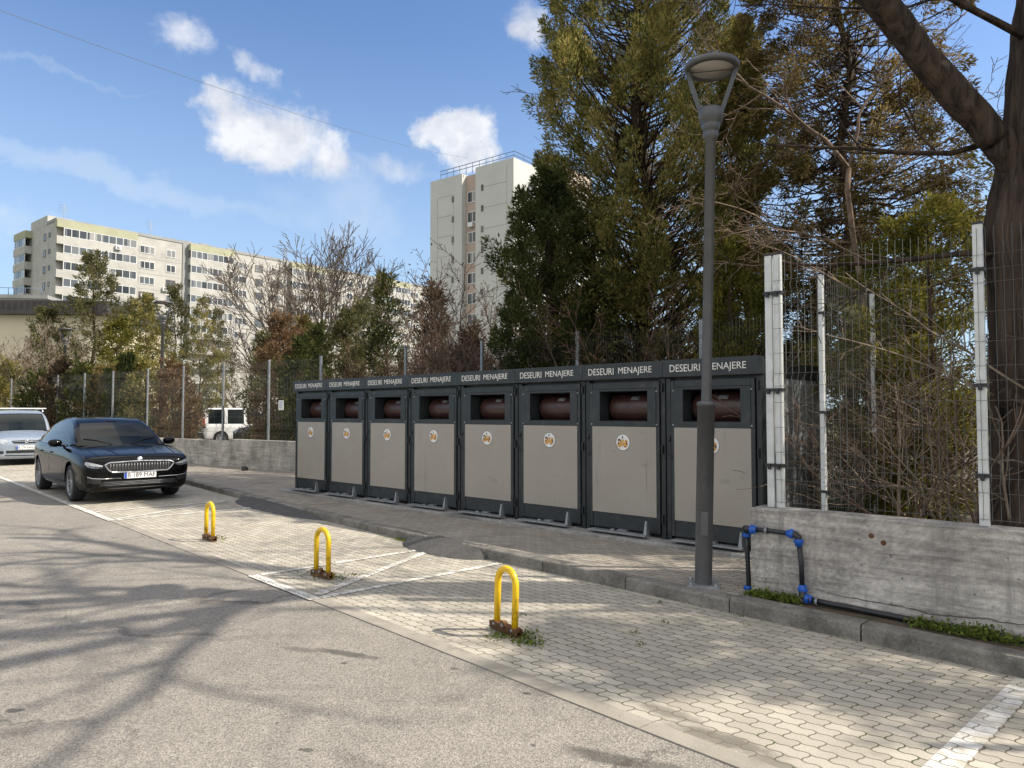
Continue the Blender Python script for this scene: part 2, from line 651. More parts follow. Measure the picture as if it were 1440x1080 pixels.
M = {}
M['asphalt'] = asphalt_mat('asphalt', (.245, .225, .195))
M['asphalt_patch'] = asphalt_mat('dark asphalt', (.085, .082, .078), False)
M['pavers'] = paver_mat('bay pavers', (.415, .38, .315), (.16, .138, .10))
M['walk'] = paver_mat('pavement pavers', (.33, .295, .245), (.11, .10, .085), .17, .083, .005, False)
M['edging'] = mat('edging concrete', (.285, .258, .215), .9, var=.2, scale=3, bump=.4, dirt=((.12, .105, .09), .7, 4))
M['kerb'] = concrete_mat('kerb concrete', (.24, .225, .195), .35, False, 2)
M['slab'] = concrete_mat('slab concrete', (.33, .32, .30), .2, False)
M['wall'] = concrete_mat('board marked concrete', (.50, .465, .42), .85)
M['wall_old'] = concrete_mat('old wall concrete', (.48, .45, .39), .7, False)
M['soil'] = mat('soil', (.085, .062, .042), .95, var=.4, scale=14, bump=1, bscale=40, dirt=((.05, .065, .02), .6, 5))
M['litter'] = mat('leaf litter soil', (.11, .085, .055), .95, var=.45, scale=9, bump=1, bscale=30, dirt=((.07, .09, .03), .7, 2))
M['lawn'] = mat('rough grass', (.08, .10, .035), .95, var=.4, scale=5, bump=1, bscale=30, dirt=((.14, .11, .06), .7, .6))
M['line'] = paver_mat('worn white paint over pavers', (.72, .70, .65), (.25, .23, .19), moss=False, stains=True, worn=(.42, .385, .32))
M['dark'] = mat('anthracite powder coat', (.015, .019, .0205), .42, var=.18, scale=3, dirt=((.10, .095, .085), .25, 5))
M['dark2'] = mat('anthracite door frame', (.021, .026, .028), .45, var=.15, scale=3, dirt=((.12, .11, .10), .3, 6))
def panel_mat():
    m, t, b = principled('taupe front panel')
    v = objvec(t)
    c = t.ramp(t.noise(v, 2, 5), [(.3, (.32, .285, .24)), (.7, (.35, .315, .27))])
    st = t.noise(t.vmath('MULTIPLY', v, (14, 14, .5)), 1.6, 5, .7)
    gate = t.maprange(t.noise(v, 2.1, 3), .42, .66)
    c = t.mix(t.math('MULTIPLY', t.maprange(st, .55, .72, 0, .6), gate), c, (.16, .14, .115))
    sm = t.maprange(t.noise(t.vmath('MULTIPLY', v, (1.2, 1, 2.2)), 3.2, 8, .72, .5), .58, .70, 0, .5)
    c = t.mix(sm, c, (.23, .205, .175))
    sc = t.noise(t.vmath('MULTIPLY', v, (1.5, 1, 26)), 4, 3, .6)
    c = t.mix(t.math('MULTIPLY', t.maprange(sc, .69, .73, 0, .6), t.maprange(t.noise(v, 3.3, 2), .52, .58)), c, (.12, .105, .09))
    t.l.new(c, b.inputs['Base Color'])
    t.put(b.inputs['Roughness'], t.maprange(sm, 0, .5, .34, .6))
    return m


M['taupe'] = panel_mat()
M['drum'] = mat('brown drum', (.052, .022, .018), .35, var=.15, scale=4, dirt=((.14, .10, .085), .35, 7))
M['inside'] = mat('black recess', (.012, .012, .013), .7)
M['zinc'] = mat('galvanised steel', (.30, .31, .315), .5, .6, var=.2, scale=7, dirt=((.2, .2, .2), .4, 12))
M['zinc_pale'] = mat('pale galvanised post', (.62, .63, .61), .5, .25, var=.12, scale=7, dirt=((.4, .4, .38), .4, 9))
M['wire'] = mat('galvanised wire', (.13, .135, .13), .6, .2, var=.25)
M['wire_dark'] = mat('dark weathered wire', (.085, .09, .088), .6, .3, var=.2)
M['black'] = mat('black plastic', (.02, .02, .021), .45, var=.2)
M['letters'] = mat('cream lettering', (.74, .72, .66), .6, var=.08)
M['sticker'] = mat('white sticker', (.74, .73, .71), .4, var=.05)
M['ochre'] = mat('ochre print', (.60, .31, .075), .5, var=.2, scale=30)
M['ink'] = mat('dark print', (.03, .022, .02), .5)
M['yellow'] = mat('yellow paint', (.80, .50, .010), .32, var=.08, scale=9, dirt=((.16, .085, .02), .75, 11), bump=.15)
M['rust'] = mat('rusty steel', (.10, .045, .02), .85, var=.5, scale=20, bump=.6, dirt=((.55, .35, .02), .6, 9))
M['lamp'] = mat('grey lamp post paint', (.098, .098, .10), .42, .2, var=.12, scale=4, dirt=((.17, .165, .155), .4, 9))
M['diffuser'] = mat('frosted lamp glass', (.52, .49, .44), .5, var=.1)
M['pipe'] = mat('black water pipe', (.017, .018, .021), .4, var=.2, dirt=((.09, .08, .07), .35, 12))
M['blue'] = mat('blue pipe fitting', (.012, .105, .46), .4, var=.15, dirt=((.06, .1, .2), .5, 18))
M['bark'] = bark_mat('dark furrowed bark', (.010, .007, .006), (.125, .088, .065), 6, .085, 1.0, .07)
M['bark_c'] = bark_mat('conifer bark', (.025, .018, .013), (.11, .075, .05), 8, .15, .6)
M['bark_g'] = bark_mat('grey brown bark', (.065, .05, .038), (.22, .175, .135), 9, .25, .4)
M['twig'] = bark_mat('brown twig bark', (.085, .055, .04), (.26, .19, .135), 9, .4, 0)
M['twig_r'] = bark_mat('reddish twig bark', (.06, .035, .026), (.17, .105, .075), 9, .4, 0)
M['twig_p'] = bark_mat('pale twig bark', (.11, .08, .058), (.32, .25, .18), 9, .4, 0)
M['olive'] = leaf_mat('olive scale foliage', [(.055, .066, .024), (.15, .155, .048), (.28, .25, .08), (.42, .33, .12)], 1.1, .4)
M['darkgreen'] = leaf_mat('dark green foliage', [(.026, .038, .018), (.062, .080, .028), (.14, .132, .045)], 1.0, .3)
M['gold'] = leaf_mat('golden green foliage', [(.058, .068, .017), (.145, .145, .032), (.26, .22, .05)], 1.2, .4)
M['brownleaf'] = leaf_mat('bronze foliage', [(.066, .056, .024), (.165, .128, .052), (.31, .225, .09)], 1.0, .4)
M['midgreen'] = leaf_mat('grey green foliage', [(.055, .062, .026), (.13, .13, .055), (.22, .19, .085)], .8, .4)
M['deadleaf'] = leaf_mat('dead brown leaves', [(.045, .034, .024), (.11, .08, .052), (.19, .14, .09)], .9)
M['rustleaf'] = leaf_mat('russet leaves', [(.09, .06, .032), (.19, .12, .065), (.28, .18, .10)], .9)
M['weed'] = leaf_mat('weed leaves', [(.045, .075, .018), (.12, .165, .035), (.25, .28, .06)], 9, .4)
# ------------------------------------------------------------------ frames
E0, ROAD = Vector((.64, 3.63, 0)), R(-47.0)            # asphalt edge: x along the road towards us, y towards the bins
ROW = R(-43.0)                                          # bin row and walls: x to the right, y away from us


def rf(x, y, z=0.0):
    return Vector((E0.x + x * math.cos(ROAD) - y * math.sin(ROAD), E0.y + x * math.sin(ROAD) + y * math.cos(ROAD), z))


def tl(p):
    """world point -> road frame"""
    dx, dy = p.x - E0.x, p.y - E0.y
    return (dx * math.cos(ROAD) + dy * math.sin(ROAD), -dx * math.sin(ROAD) + dy * math.cos(ROAD))


WX = Vector((math.cos(ROW), math.sin(ROW), 0))
WB = Vector((-math.sin(ROW), math.cos(ROW), 0))
F0 = Vector((2.56, 7.40, 0))                            # front right foot of the bin row


def fr(s, b, z=0.0):
    """point in the bin row's frame: s to the right, b behind the front plane"""
    p = F0 + WX * s + WB * b
    return Vector((p.x, p.y, z))


# ------------------------------------------------------------------ ground sheets
def sheet(name, pts, z, m, frame=True):
    me = bpy.data.meshes.new(name)
    me.from_pydata([(p[0], p[1], 0) for p in pts], [], [tuple(range(len(pts)))])
    me.materials.append(m)
    if frame:
        o = link(name, me, None, (E0.x, E0.y, z), ROAD)
    else:
        o = link(name, me, None, (0, 0, z))
    return struct(o)


sheet('ground', [(-1500, -600), (1500, -600), (1500, 2500), (-1500, 2500)], -.03, M['lawn'], False)
sheet('road', [(-75, -14), (30, -14), (30, .25), (-75, .25)], 0, M['asphalt'])
KL = [(14, 2.2), (-.8, 2.17), (-4.85, 2.16), (-8.7, 2.30), (-13.8, 2.66), (-22, 3.2), (-40, 4.4)]   # kerb front line
sheet('paved_bay', [(-40, .09)] + [(14, .09)] + [(x, y + .1) for x, y in KL], .004, M['pavers'])
eb = MB()
x = -40.0
while x < 14:
    eb.box(x, -.02, -.02, x + .994, .10, .007)
    x += 1.0
struct(eb.build('edging_strip', M['edging'], None, (E0.x, E0.y, 0), ROAD))

# kerb, stone by stone along the bent line
kb, kd = MB(), MB()
KH = .125


def kerb_stone(b, p, q, w=.15, h=KH, e=.022):
    p, q = Vector((p[0], p[1], 0)), Vector((q[0], q[1], 0))
    d = (q - p).normalized()
    n = Vector((-d.y, d.x, 0))
    if n.y < 0:
        n = -n
    prof = [(0, -.1), (0, h - e), (e * .35, h - e * .3), (e, h), (w, h), (w, -.1)]
    vs = [p + n * a + Vector((0, 0, z)) for a, z in prof] + [q + n * a + Vector((0, 0, z)) for a, z in prof]
    k = len(prof)
    b.add(vs, [(i, i + 1, k + i + 1, k + i) for i in range(k - 1)] + [tuple(range(k))[::-1], tuple(range(k, 2 * k))])


rk = random.Random(4)
for (xa, ya), (xb, yb) in zip(KL[:-1], KL[1:]):
    L = math.hypot(xb - xa, yb - ya)
    n = max(1, round(L / .98))
    for i in range(n):
        t0, t1 = i / n, (i + 1) / n - .012 / (L / n) / n
        dz = rk.uniform(-.006, .006)
        kerb_stone(kb, (xa + (xb - xa) * t0, ya + (yb - ya) * t0), (xa + (xb - xa) * t1, ya + (yb - ya) * t1), h=KH + dz - (.02 if xa < -.7 else 0))
struct(kb.build('kerb', M['kerb'], None, (E0.x, E0.y, 0), ROAD))
sheet('kerb_bed', [(x, y + .02) for x, y in KL] + [(x, y + .14) for x, y in KL][::-1], KH - .07, M['soil'])

# pavement in front of the bins and the soil strip by the near wall
PZ = .105
sheet('pavement', [(x, y + .14) for x, y in KL[1:]] + [(-40, 9.5), (-14, 8.2), (-.2, 7.5), (-.72, 2.4)][0:4], PZ, M['walk'])
sheet('soil_strip', [(-.72, 2.31), (14, 2.34), (14, 3.2), (-.72, 3.2)], .10, M['soil'])
sheet('garden', [(-75, 5.2), (-40, 5.6), (-14, 7.2), (-10, 7.0), (-3, 6.7), (-.5, 6.6), (-.3, 3.2), (16, 3.2), (30, 34), (-75, 40)], .09, M['litter'])

# concrete slab the bins stand on
sb = MB()
sb.cbox(-9.15, -.27, -.05, .10, 2.0, .14, .012)
struct(sb.build('bin_slab', M['slab'], None, F0, ROW))

# painted lines
lb = MB()


def stripe(p, q, w=.1, z=.0):
    p, q = Vector((p[0], p[1], 0)), Vector((q[0], q[1], 0))
    d = (q - p).normalized()
    n = Vector((-d.y, d.x, 0)) * w / 2
    lb.add([p - n, q - n, q + n, p + n], [(0, 1, 2, 3)])


stripe((1.14, .12), (1.14, 2.14), .125)
for k, X in enumerate((-3.37, -9.4)):
    stripe((X - 1.2, .01), (X + .03, .01), .1)
    stripe((X, .07), (X, 2.1), .085)
    stripe((X - 1.17, .07), (X - 1.17, 2.1), .085)
    stripe((X - .1, .10), (X - 1.08, 2.05), .085)
stripe((-30, .01), (-10.6, .01), .1)
lo = struct(lb.build('bay_markings', M['line'], None, (E0.x, E0.y, .0095), ROAD))

# asphalt ramps dumped against the kerb


def mound(c, L, Wd, H, seed):
    rr = random.Random(seed)
    b = MB()
    nu, nv = 26, 12
    vs, fs = [], []
    for i in range(nu + 1):
        for j in range(nv + 1):
            a, t = i / nu * 2 - 1, j / nv
            half = math.sqrt(max(0, 1 - abs(a) ** 2.6))
            y = .08 - (Wd + .08) * t * half + .012 * math.sin(i * 2.1 + seed)
            z = H * half ** .6 * (1 - (max(0, t)) ** 1.7) + rr.uniform(-.005, .005)
            vs.append((a * L / 2, y, max(-.01, z)))
    for i in range(nu):
        for j in range(nv):
            p = i * (nv + 1) + j
            fs.append((p, p + 1, p + nv + 2, p + nv + 1))
    b.add(vs, fs, True)
    o = b.build('asphalt_ramp', M['asphalt_patch'], None, rf(c[0], c[1], .006), ROAD)
    return struct(o)


mound((-4.35, 2.19), 1.55, .34, .115, 1)
mound((-8.9, 2.33), 3.4, .30, .10, 2)

# ------------------------------------------------------------------ waste cabinets
PIT = 1.125


def make_cabinet():
    t = thing('waste_cabinet', 'x', 'waste bin', (0, 0, 0), ROW, 'household waste cabinets in a row')
    w = .552
    b = MB()
    b.box(-w, .045, .03, w, 1.72, 1.30)                       # carcass below the opening
    b.box(-w, .045, 1.30, -.36, 1.72, 1.80)
    b.box(.36, .045, 1.30, w, 1.72, 1.80)
    b.box(-.36, .62, 1.30, .36, 1.72, 1.80)
    b.box(-.36, .045, 1.69, .36, .62, 1.80)
    b.cbox(-w, .02, 1.80, w, 1.74, 1.965, .006)
    b.box(-w - .002, -.012, .0, -w + .05, .045, 1.80)          # corner posts
    b.box(w - .05, -.012, .0, w + .002, .045, 1.80)
    b.build('cabinet_body', M['dark'], t)
    b = MB()
    for s in (-1, 1):
        b.box(*sorted((s * (w + .001), s * (w + .006)))[:1], .10, .06, sorted((s * (w + .001), s * (w + .006)))[1], 1.66, 1.78)
    b.build('side_sheet', M['zinc'], t)
    b = MB()                                                  # door frame
    b.cbox(-.488, -.03, .055, -.447, .03, 1.775, .004)
    b.cbox(.447, -.03, .055, .488, .03, 1.775, .004)
    b.cbox(-.445, -.024, .055, .445, .03, .23, .004)
    b.cbox(-.445, -.027, 1.698, .445, .03, 1.775, .004)
    b.build('door_frame', M['dark2'], t)
    b = MB()                                                  # hatch surround with a flared lip
    y0 = -.035
    o = (-.445, 1.255, .445, 1.696)
    i = (-.335, 1.318, .335, 1.672)
    ov = [(o[0], o[1]), (o[2], o[1]), (o[2], o[3]), (o[0], o[3])]
    iv = [(i[0], i[1]), (i[2], i[1]), (i[2], i[3]), (i[0], i[3])]
    vs = [(x, .03, z) for x, z in ov] + [(x, y0, z) for x, z in ov] + [(x, y0, z) for x, z in iv] + [(x * .97, .14, 1.49 + (z - 1.49) * .94) for x, z in iv]
    fs = []
    for k in range(3):
        for q in range(4):
            q2 = (q + 1) % 4
            fs.append((k * 4 + q, k * 4 + q2, k * 4 + 4 + q2, k * 4 + 4 + q))
    b.add(vs, fs)
    hs = b.build('hatch_surround', M['dark2'], t)
    for x in (-.44, .44):
        for z in (1.28, 1.66):
            b = MB()
            b.lathe([(.0, -.041), (.009, -.041), (.012, -.036), (.012, -.028)], 8, Matrix.Translation((x * 1.035, 0, z)) @ Matrix.Rotation(-PI / 2, 4, 'X') @ Matrix.Scale(-1, 4, (0, 0, 1)) if False else Matrix.Translation((x * 1.035, 0, z)) @ Matrix.Rotation(PI / 2, 4, 'X') @ Matrix.Scale(-1, 4, (0, 0, 1)))
            b.build('bolt', M['zinc'], hs)
    b = MB()                                                  # lining of the hatch
    b.add([(-.355, .05, 1.305), (.355, .05, 1.305), (.355, .05, 1.685), (-.355, .05, 1.685),
           (-.355, .61, 1.305), (.355, .61, 1.305), (.355, .61, 1.685), (-.355, .61, 1.685)],
          [(0, 1, 5, 4), (1, 2, 6, 5), (2, 3, 7, 6), (3, 0, 4, 7), (4, 5, 6, 7)])
    b.build('hatch_lining', M['inside'], t)
    b = MB()
    rx = Matrix.Translation((0, .285, 1.475)) @ Matrix.Rotation(PI / 2, 4, 'Y')
    b.lathe([(0, -.335), (.10, -.333), (.15, -.318), (.172, -.285), (.18, -.24), (.18, .24), (.172, .285), (.15, .318), (.10, .333), (0, .335)], 40, rx)
    dr = b.build('drum', M['drum'], t)
    b = MB()                                                  # metal pull plate on the drum
    a = R(38)
    mm = Matrix.Translation((.06, .285, 1.475)) @ Matrix.Rotation(-a, 4, 'X')
    b.cbox(-.058, -.186, -.026, .058, -.181, .026, .002)
    b.cbox(-.042, -.200, -.009, .042, -.186, .012, .004)
    b.v = [tuple(mm @ Vector(p)) for p in b.v]
    b.build('pull_handle', M['zinc'], dr)
    b = MB()
    b.cbox(-.446, -.036, .232, .446, .02, 1.253, .003)
    b.build('front_panel', M['taupe'], t)
    b = MB()                                                  # name board across the top
    b.cbox(-.561, -.075, 1.812, .561, .05, 2.0, .004)
    hd = b.build('name_board', M['dark2'], t)
    put_text('DESEURI', .37, .080, M['letters'], hd, (-.285, -.0775, 1.907), (PI / 2, 0, 0))
    put_text('MENAJERE', .455, .096, M['letters'], hd, (.195, -.0775, 1.899), (PI / 2, 0, 0))
    # round food-waste sticker
    fy = Matrix.Rotation(PI / 2, 4, 'X')
    b = MB()
    b.lathe([(0, .0392), (.102, .0392), (.102, .037)], 40, Matrix.Translation((.0, 0, 1.07)) @ fy, False)
    st = b.build('sticker', M['sticker'], t)
    b = MB()
    n = 48
    vs = [(r * math.cos(2 * PI * k / n), -.0398, 1.07 + r * math.sin(2 * PI * k / n)) for k in range(n) for r in (.094, .1005)]
    b.add(vs, [(2 * k, 2 * k + 1, (2 * k + 3) % (2 * n), (2 * k + 2) % (2 * n)) for k in range(n)])

    def spot(bb, cx, cz, rx_, rz_, rot, y=-.0402):
        q = [(math.cos(2 * PI * k / 18) * rx_, math.sin(2 * PI * k / 18) * rz_) for k in range(18)]
        bb.poly([(cx + p[0] * math.cos(rot) - p[1] * math.sin(rot), y, 1.07 + cz + p[0] * math.sin(rot) + p[1] * math.cos(rot)) for p in q])
    for p in ((-.055, .028, .018, .012, .5), (-.03, .024, .014, .007, -.8), (-.005, .058, .007, .02, .1), (-.06, -.012, .008, .013, .3), (.03, -.05, .016, .004, .3), (.056, -.012, .008, .022, .4)):
        spot(b, *p, y=-.0408)
    b.build('emblem_outline', M['ink'], st)
    b = MB()
    for p in ((-.045, -.01, .035, .022, .6), (-.01, -.022, .045, .02, .25), (.035, -.03, .028, .03, .2), (.045, .012, .022, .02, 0), (.0, .018, .02, .014, .7), (-.052, -.045, .022, .012, -.4)):
        spot(b, *p)
    b.build('emblem', M['ochre'], st)
    # foot pedal
    b = MB()
    b.cbox(-.40, -.205, .030, .40, -.175, .048, .004)
    b.cbox(-.40, -.175, .038, .40, -.085, .048, .003)
    b.add([(.355, -.17, .048), (.395, -.17, .048), (.386, -.15, .20), (.368, -.15, .20), (.355, -.10, .048), (.395, -.10, .048), (.386, -.125, .20), (.368, -.125, .20)],
          [(0, 1, 2, 3), (1, 5, 6, 2), (5, 4, 7, 6), (4, 0, 3, 7), (3, 2, 6, 7)])
    b.box(-.06, -.09, .04, .06, -.02, .058)
    b.cbox(-.10, -.16, .048, -.05, -.13, .07, .004)
    b.build('foot_pedal', M['zinc'], t)
    b = MB()
    b.tube([(-.518, -.02, 1.12), (-.518, -.055, 1.09), (-.512, -.06, 1.0), (-.50, -.05, .94), (-.49, -.055, .90), (-.475, -.05, .93)], .006, 5)
    b.box(-.53, -.03, 1.10, -.505, -.012, 1.15)
    b.build('latch', M['black'], t)
    for z in (.22, 1.0, 1.70):
        b = MB()
        b.lathe([(.012, -.05), (.012, .05)], 8, Matrix.Translation((.519, -.028, z)))
        b.build('hinge', M['dark'], t)
    return t


cab_labels = ['rightmost waste cabinet of the row, standing behind the near lamp post',
              'waste cabinet second from the right, the one just left of the lamp post',
              'waste cabinet third from the right end of the row',
              'waste cabinet fourth from the right end of the row, with taupe front panel',
              'waste cabinet fourth from the left end of the row, with taupe front panel',
              'waste cabinet third from the left end of the row',
              'waste cabinet second from the left end of the row',
              'leftmost waste cabinet of the row, nearest the black car']
cab = make_cabinet()
for k in range(8):
    p = fr(-PIT * (k + .5), 0, .138)
    if k == 0:
        cab.location = p
        cab['label'] = cab_labels[0]
    else:
        dup(cab, p, ROW, cab_labels[k])

# ------------------------------------------------------------------ walls
near_wall = MB()
NW0 = Vector((1.935, 5.93, 0))
near_wall.cbox(0, 0, -.1, 9.0, .26, .785, .012)
nw = near_wall.build('concrete_wall', M['wall'], None, NW0, ROW)
tag(nw, 'low stained grey concrete wall at right with a wire fence on top', 'wall')
hb = MB()
rr = random.Random(3)
for (x, z) in ((.92, .66), (1.0, .62), (1.87, .56), (2.38, .65), (2.52, .14), (.98, .10), (3.4, .5)):
    hb.lathe([(0, .002), (rr.uniform(.009, .017), .003), (.02, 0)], 9, Matrix.Translation((x, -.0005, z)) @ Matrix.Rotation(PI / 2, 4, 'X'))
hb.build('tie_hole', M['rust'], nw)
ret = MB()
ret.cbox(.05, .27, -.1, .30, 4.6, .44, .012)
rw = ret.build('concrete_wall', M['wall_old'], None, NW0, ROW)
tag(rw, 'low concrete footing wall running back beside the rightmost waste cabinet', 'wall')
bw = MB()
bw.cbox(-9.0, 2.42, -.1, .60, 2.62, .45, .012)
bwo = bw.build('concrete_wall', M['wall_old'], None, F0, ROW)
tag(bwo, 'low concrete wall behind the row of waste cabinets', 'wall')
LW0 = Vector((-4.75, 17.45, 0))
LDIR = math.atan2(-.60, .80)                             # x to the right, along the far-left wall
lw = MB()
lw.cbox(-3.6, 0, -.1, 0, .22, .85, .012)
lw.cbox(-14.0, .05, -.1, -3.615, .27, .80, .012)
lwo = lw.build('concrete_wall', M['wall_old'], None, LW0, LDIR)
tag(lwo, 'low grey concrete wall along the pavement left of the waste cabinets', 'wall')

# ------------------------------------------------------------------ welded mesh fences


def post_mb(h, w=.06, d=.04):
    b = MB()
    b.cbox(-w / 2, -d / 2, 0, w / 2, d / 2, h, .006)
    return b


def panel_mb(L, h, z0=.04, step=.05, rad=.0025, folds=(.12, .5, .88), hz=.2, n=3):
    """welded mesh: verticals bent in V folds, double horizontals at each fold"""
    b = MB()
    prof = [(0, z0)]
    fz = [z0 + (h - z0) * f for f in folds]
    for f in fz:
        prof += [(0, f - .05), (-.03, f), (0, f + .05)]
    prof.append((0, h))
    k = int(L / step)
    for i in range(k + 1):
        x = i * L / k
        b.tube([(x, y, z) for y, z in prof], rad, n, False)
    zs = []
    z = z0 + .01
    while z < h:
        if min(abs(z - f) for f in fz) > .08:
            zs.append((0, z))
        z += hz
    for f in fz:
        zs += [(0, f - .05), (0, f + .05)]
    for y, z in zs:
        b.tube([(0, y, z), (L, y, z)], rad, n, False)
    return b


def clamp_mb(z, w=.075):
    b = MB()
    b.cbox(-w / 2, -.04, z - .012, w / 2, .028, z + .012, .003)
    b.cbox(-.012, -.052, z - .035, .012, -.03, z + .012, .003)
    return b


def fence(name, label, org, rot, xs, z0, h, step=.05, rad=.0025, pm='zinc_pale', wm='wire', double=(), posts=True, clamps=True, hz=.2, w=.06, group='wire mesh fences'):
    t = thing(name, label, 'fence', (org.x, org.y, z0), rot, group)
    for i, x in enumerate(xs):
        for dx in ((-.045, .03) if i in double else (0,)):
            p = post_mb(h + .03, w).build('post', M[pm], t, (x + dx, .035, 0))
            cp = MB()
            cp.cbox(-w / 2 - .003, -.024, h + .03, w / 2 + .003, .024, h + .045, .004)
            cp.build('cap', M['black'], p)
            if clamps:
                for z in (.12 * h + .1, .47 * h, .86 * h):
                    clamp_mb(z, w + .02).build('clamp', M['black'], p)
    for a, b_ in zip(xs[:-1], xs[1:]):
        panel_mb(b_ - a, h, step=step, rad=rad, hz=hz).build('mesh_panel', M[wm], t, (a, .0, 0))
    return t


fence('mesh_fence', 'tall wire mesh fence with pale posts on the low stained wall at right', NW0 + WB * .10 + WX * .17, ROW, [0, 1.43, 3.9, 6.4], .786, 2.03, double=(0,), rad=.0018)
fence('mesh_fence', 'wire mesh fence running back from the doubled corner post', NW0 + WB * .32 + WX * .17, ROW + PI / 2, [.95, 2.45, 4.0], .44, 2.38, rad=.0017)
bfx = [.0 - 9.3 + i * 2.32 for i in range(5)]
fence('mesh_fence', 'wire mesh fence rising behind the row of waste cabinets', fr(.25, 2.5), ROW, [-9.2, -6.9, -4.6, -2.3, 0], .45, 2.45, step=.05, rad=.0022, wm='wire_dark', pm='zinc', clamps=False)
fence('mesh_fence', 'long wire mesh fence on the low wall left of the cabinets', LW0 + Vector((.02, .12, 0)), LDIR, [-19.3, -17.2, -14.9, -12.7, -10.6, -8.3, -6.2, -4.1, -2.0, .1], .80, 2.1, step=.06, rad=.0024, wm='wire_dark', pm='zinc', clamps=False, w=.07)
nt = thing('notice', 'small white notice board hung on the wire fence left of the cabinets', 'sign', LW0 + Vector((.02, .12, 0)) + Vector((-.8, .6, 0)) * 1.35 + Vector((-.6, -.8, 0)) * .05, LDIR)
nt.location.z = 1.75
b = MB()
b.cbox(-.10, -.006, -.125, .10, .006, .125, .003)
b.build('board', M['sticker'], nt)
b = MB()
for k in range(4):
    b.box(-.07, -.0085, .07 - k * .045, .07 - .02 * (k % 2), -.0065, .082 - k * .045)
b.build('printed_lines', M['zinc'], nt)
for s_ in (-1, 1):
    b = MB()
    b.tube([(s_ * .085, -.008, .11), (s_ * .085, .03, .115), (s_ * .08, .03, .10), (s_ * .085, -.008, .105)], .003, 5)
    b.build('cable_tie', M['black'], nt)

# ------------------------------------------------------------------ street lamps


def make_lamp(label, H=4.44):
    t = thing('street_lamp', label, 'street lamp', (0, 0, 0), 0, 'grey street lamps')
    b = MB()
    b.lathe([(.071, 0), (.071, 1.50), (.077, 1.50), (.077, 1.53), (.045, 1.545)], 32)
    b.build('sleeve', M['lamp'], t)
    b = MB()
    b.lathe([(.043, 1.53), (.043, H - .66), (.058, H - .65), (.066, H - .59), (.060, H - .585), (.070, H - .58), (.083, H - .52), (.077, H - .515), (.098, H - .505), (.105, H - .40), (.092, H - .385), (0, H - .38)], 32)
    b.build('pole', M['lamp'], t)
    hd = MB()
    hd.lathe([(.180, H - .030), (.186, H - .050), (.222, H - .047), (.232, H - .036), (.233, H - .018), (.222, H + .002), (.12, H + .014), (0, H + .018)], 40, caps=False)
    h = hd.build('lamp_head', M['lamp'], t)
    b = MB()
    b.lathe([(0, H - .038), (.183, H - .038), (.184, H - .03), (0, H - .026)], 40)
    b.build('diffuser', M['diffuser'], h)
    b = MB()
    b.tube([(-.20, .01, H - .052), (.20, .01, H - .052)], .004, 5)
    b.build('divider', M['lamp'], h)
    for s in (-1, 1):
        b = MB()
        p, q = Vector((s * .085, 0, H - .42)), Vector((s * .205, 0, H - .042))
        d = (q - p).normalized()
        n = Vector((d.z, 0, -d.x)) * .017
        vs = []
        for c, wd in ((p, .036), (q, .048)):
            vs += [c - n + Vector((0, -wd / 2, 0)), c + n + Vector((0, -wd / 2, 0)), c + n + Vector((0, wd / 2, 0)), c - n + Vector((0, wd / 2, 0))]
        b.add(vs, [(0, 1, 5, 4), (1, 2, 6, 5), (2, 3, 7, 6), (3, 0, 4, 7), (0, 3, 2, 1), (4, 5, 6, 7)])
        b.build('support_arm', M['lamp'], t)
    b = MB()
    b.cbox(-.13, -.13, -.02, .13, .13, .012, .004)
    for sx in (-1, 1):
        for sy in (-1, 1):
            b.lathe([(.015, .012), (.015, .03), (0, .034)], 6, Matrix.Translation((sx * .10, sy * .10, 0)))
    b.build('base_plate', M['zinc'], t)
    b = MB()
    b.cbox(-.03, -.082, .42, .03, -.074, .62, .003)
    b.build('service_hatch', M['lamp'], t)
    return t


lamp = make_lamp('tall grey street lamp standing on the kerb in front of the rightmost cabinet')
lamp.location = at(989, 822, .11)
lamp.rotation_euler = (0, R(1.5), R(-14))
dup(lamp, dp(227, 24.5, 0), R(20), 'distant grey street lamp rising behind the black car', scale=(1.25, 1.25, 1.20))
dup(lamp, dp(90, 31.5, 0), R(-10), 'far left street lamp, smaller, between the silver cars and the trees', scale=(1.25, 1.25, 1.18))

# ------------------------------------------------------------------ yellow parking hoops


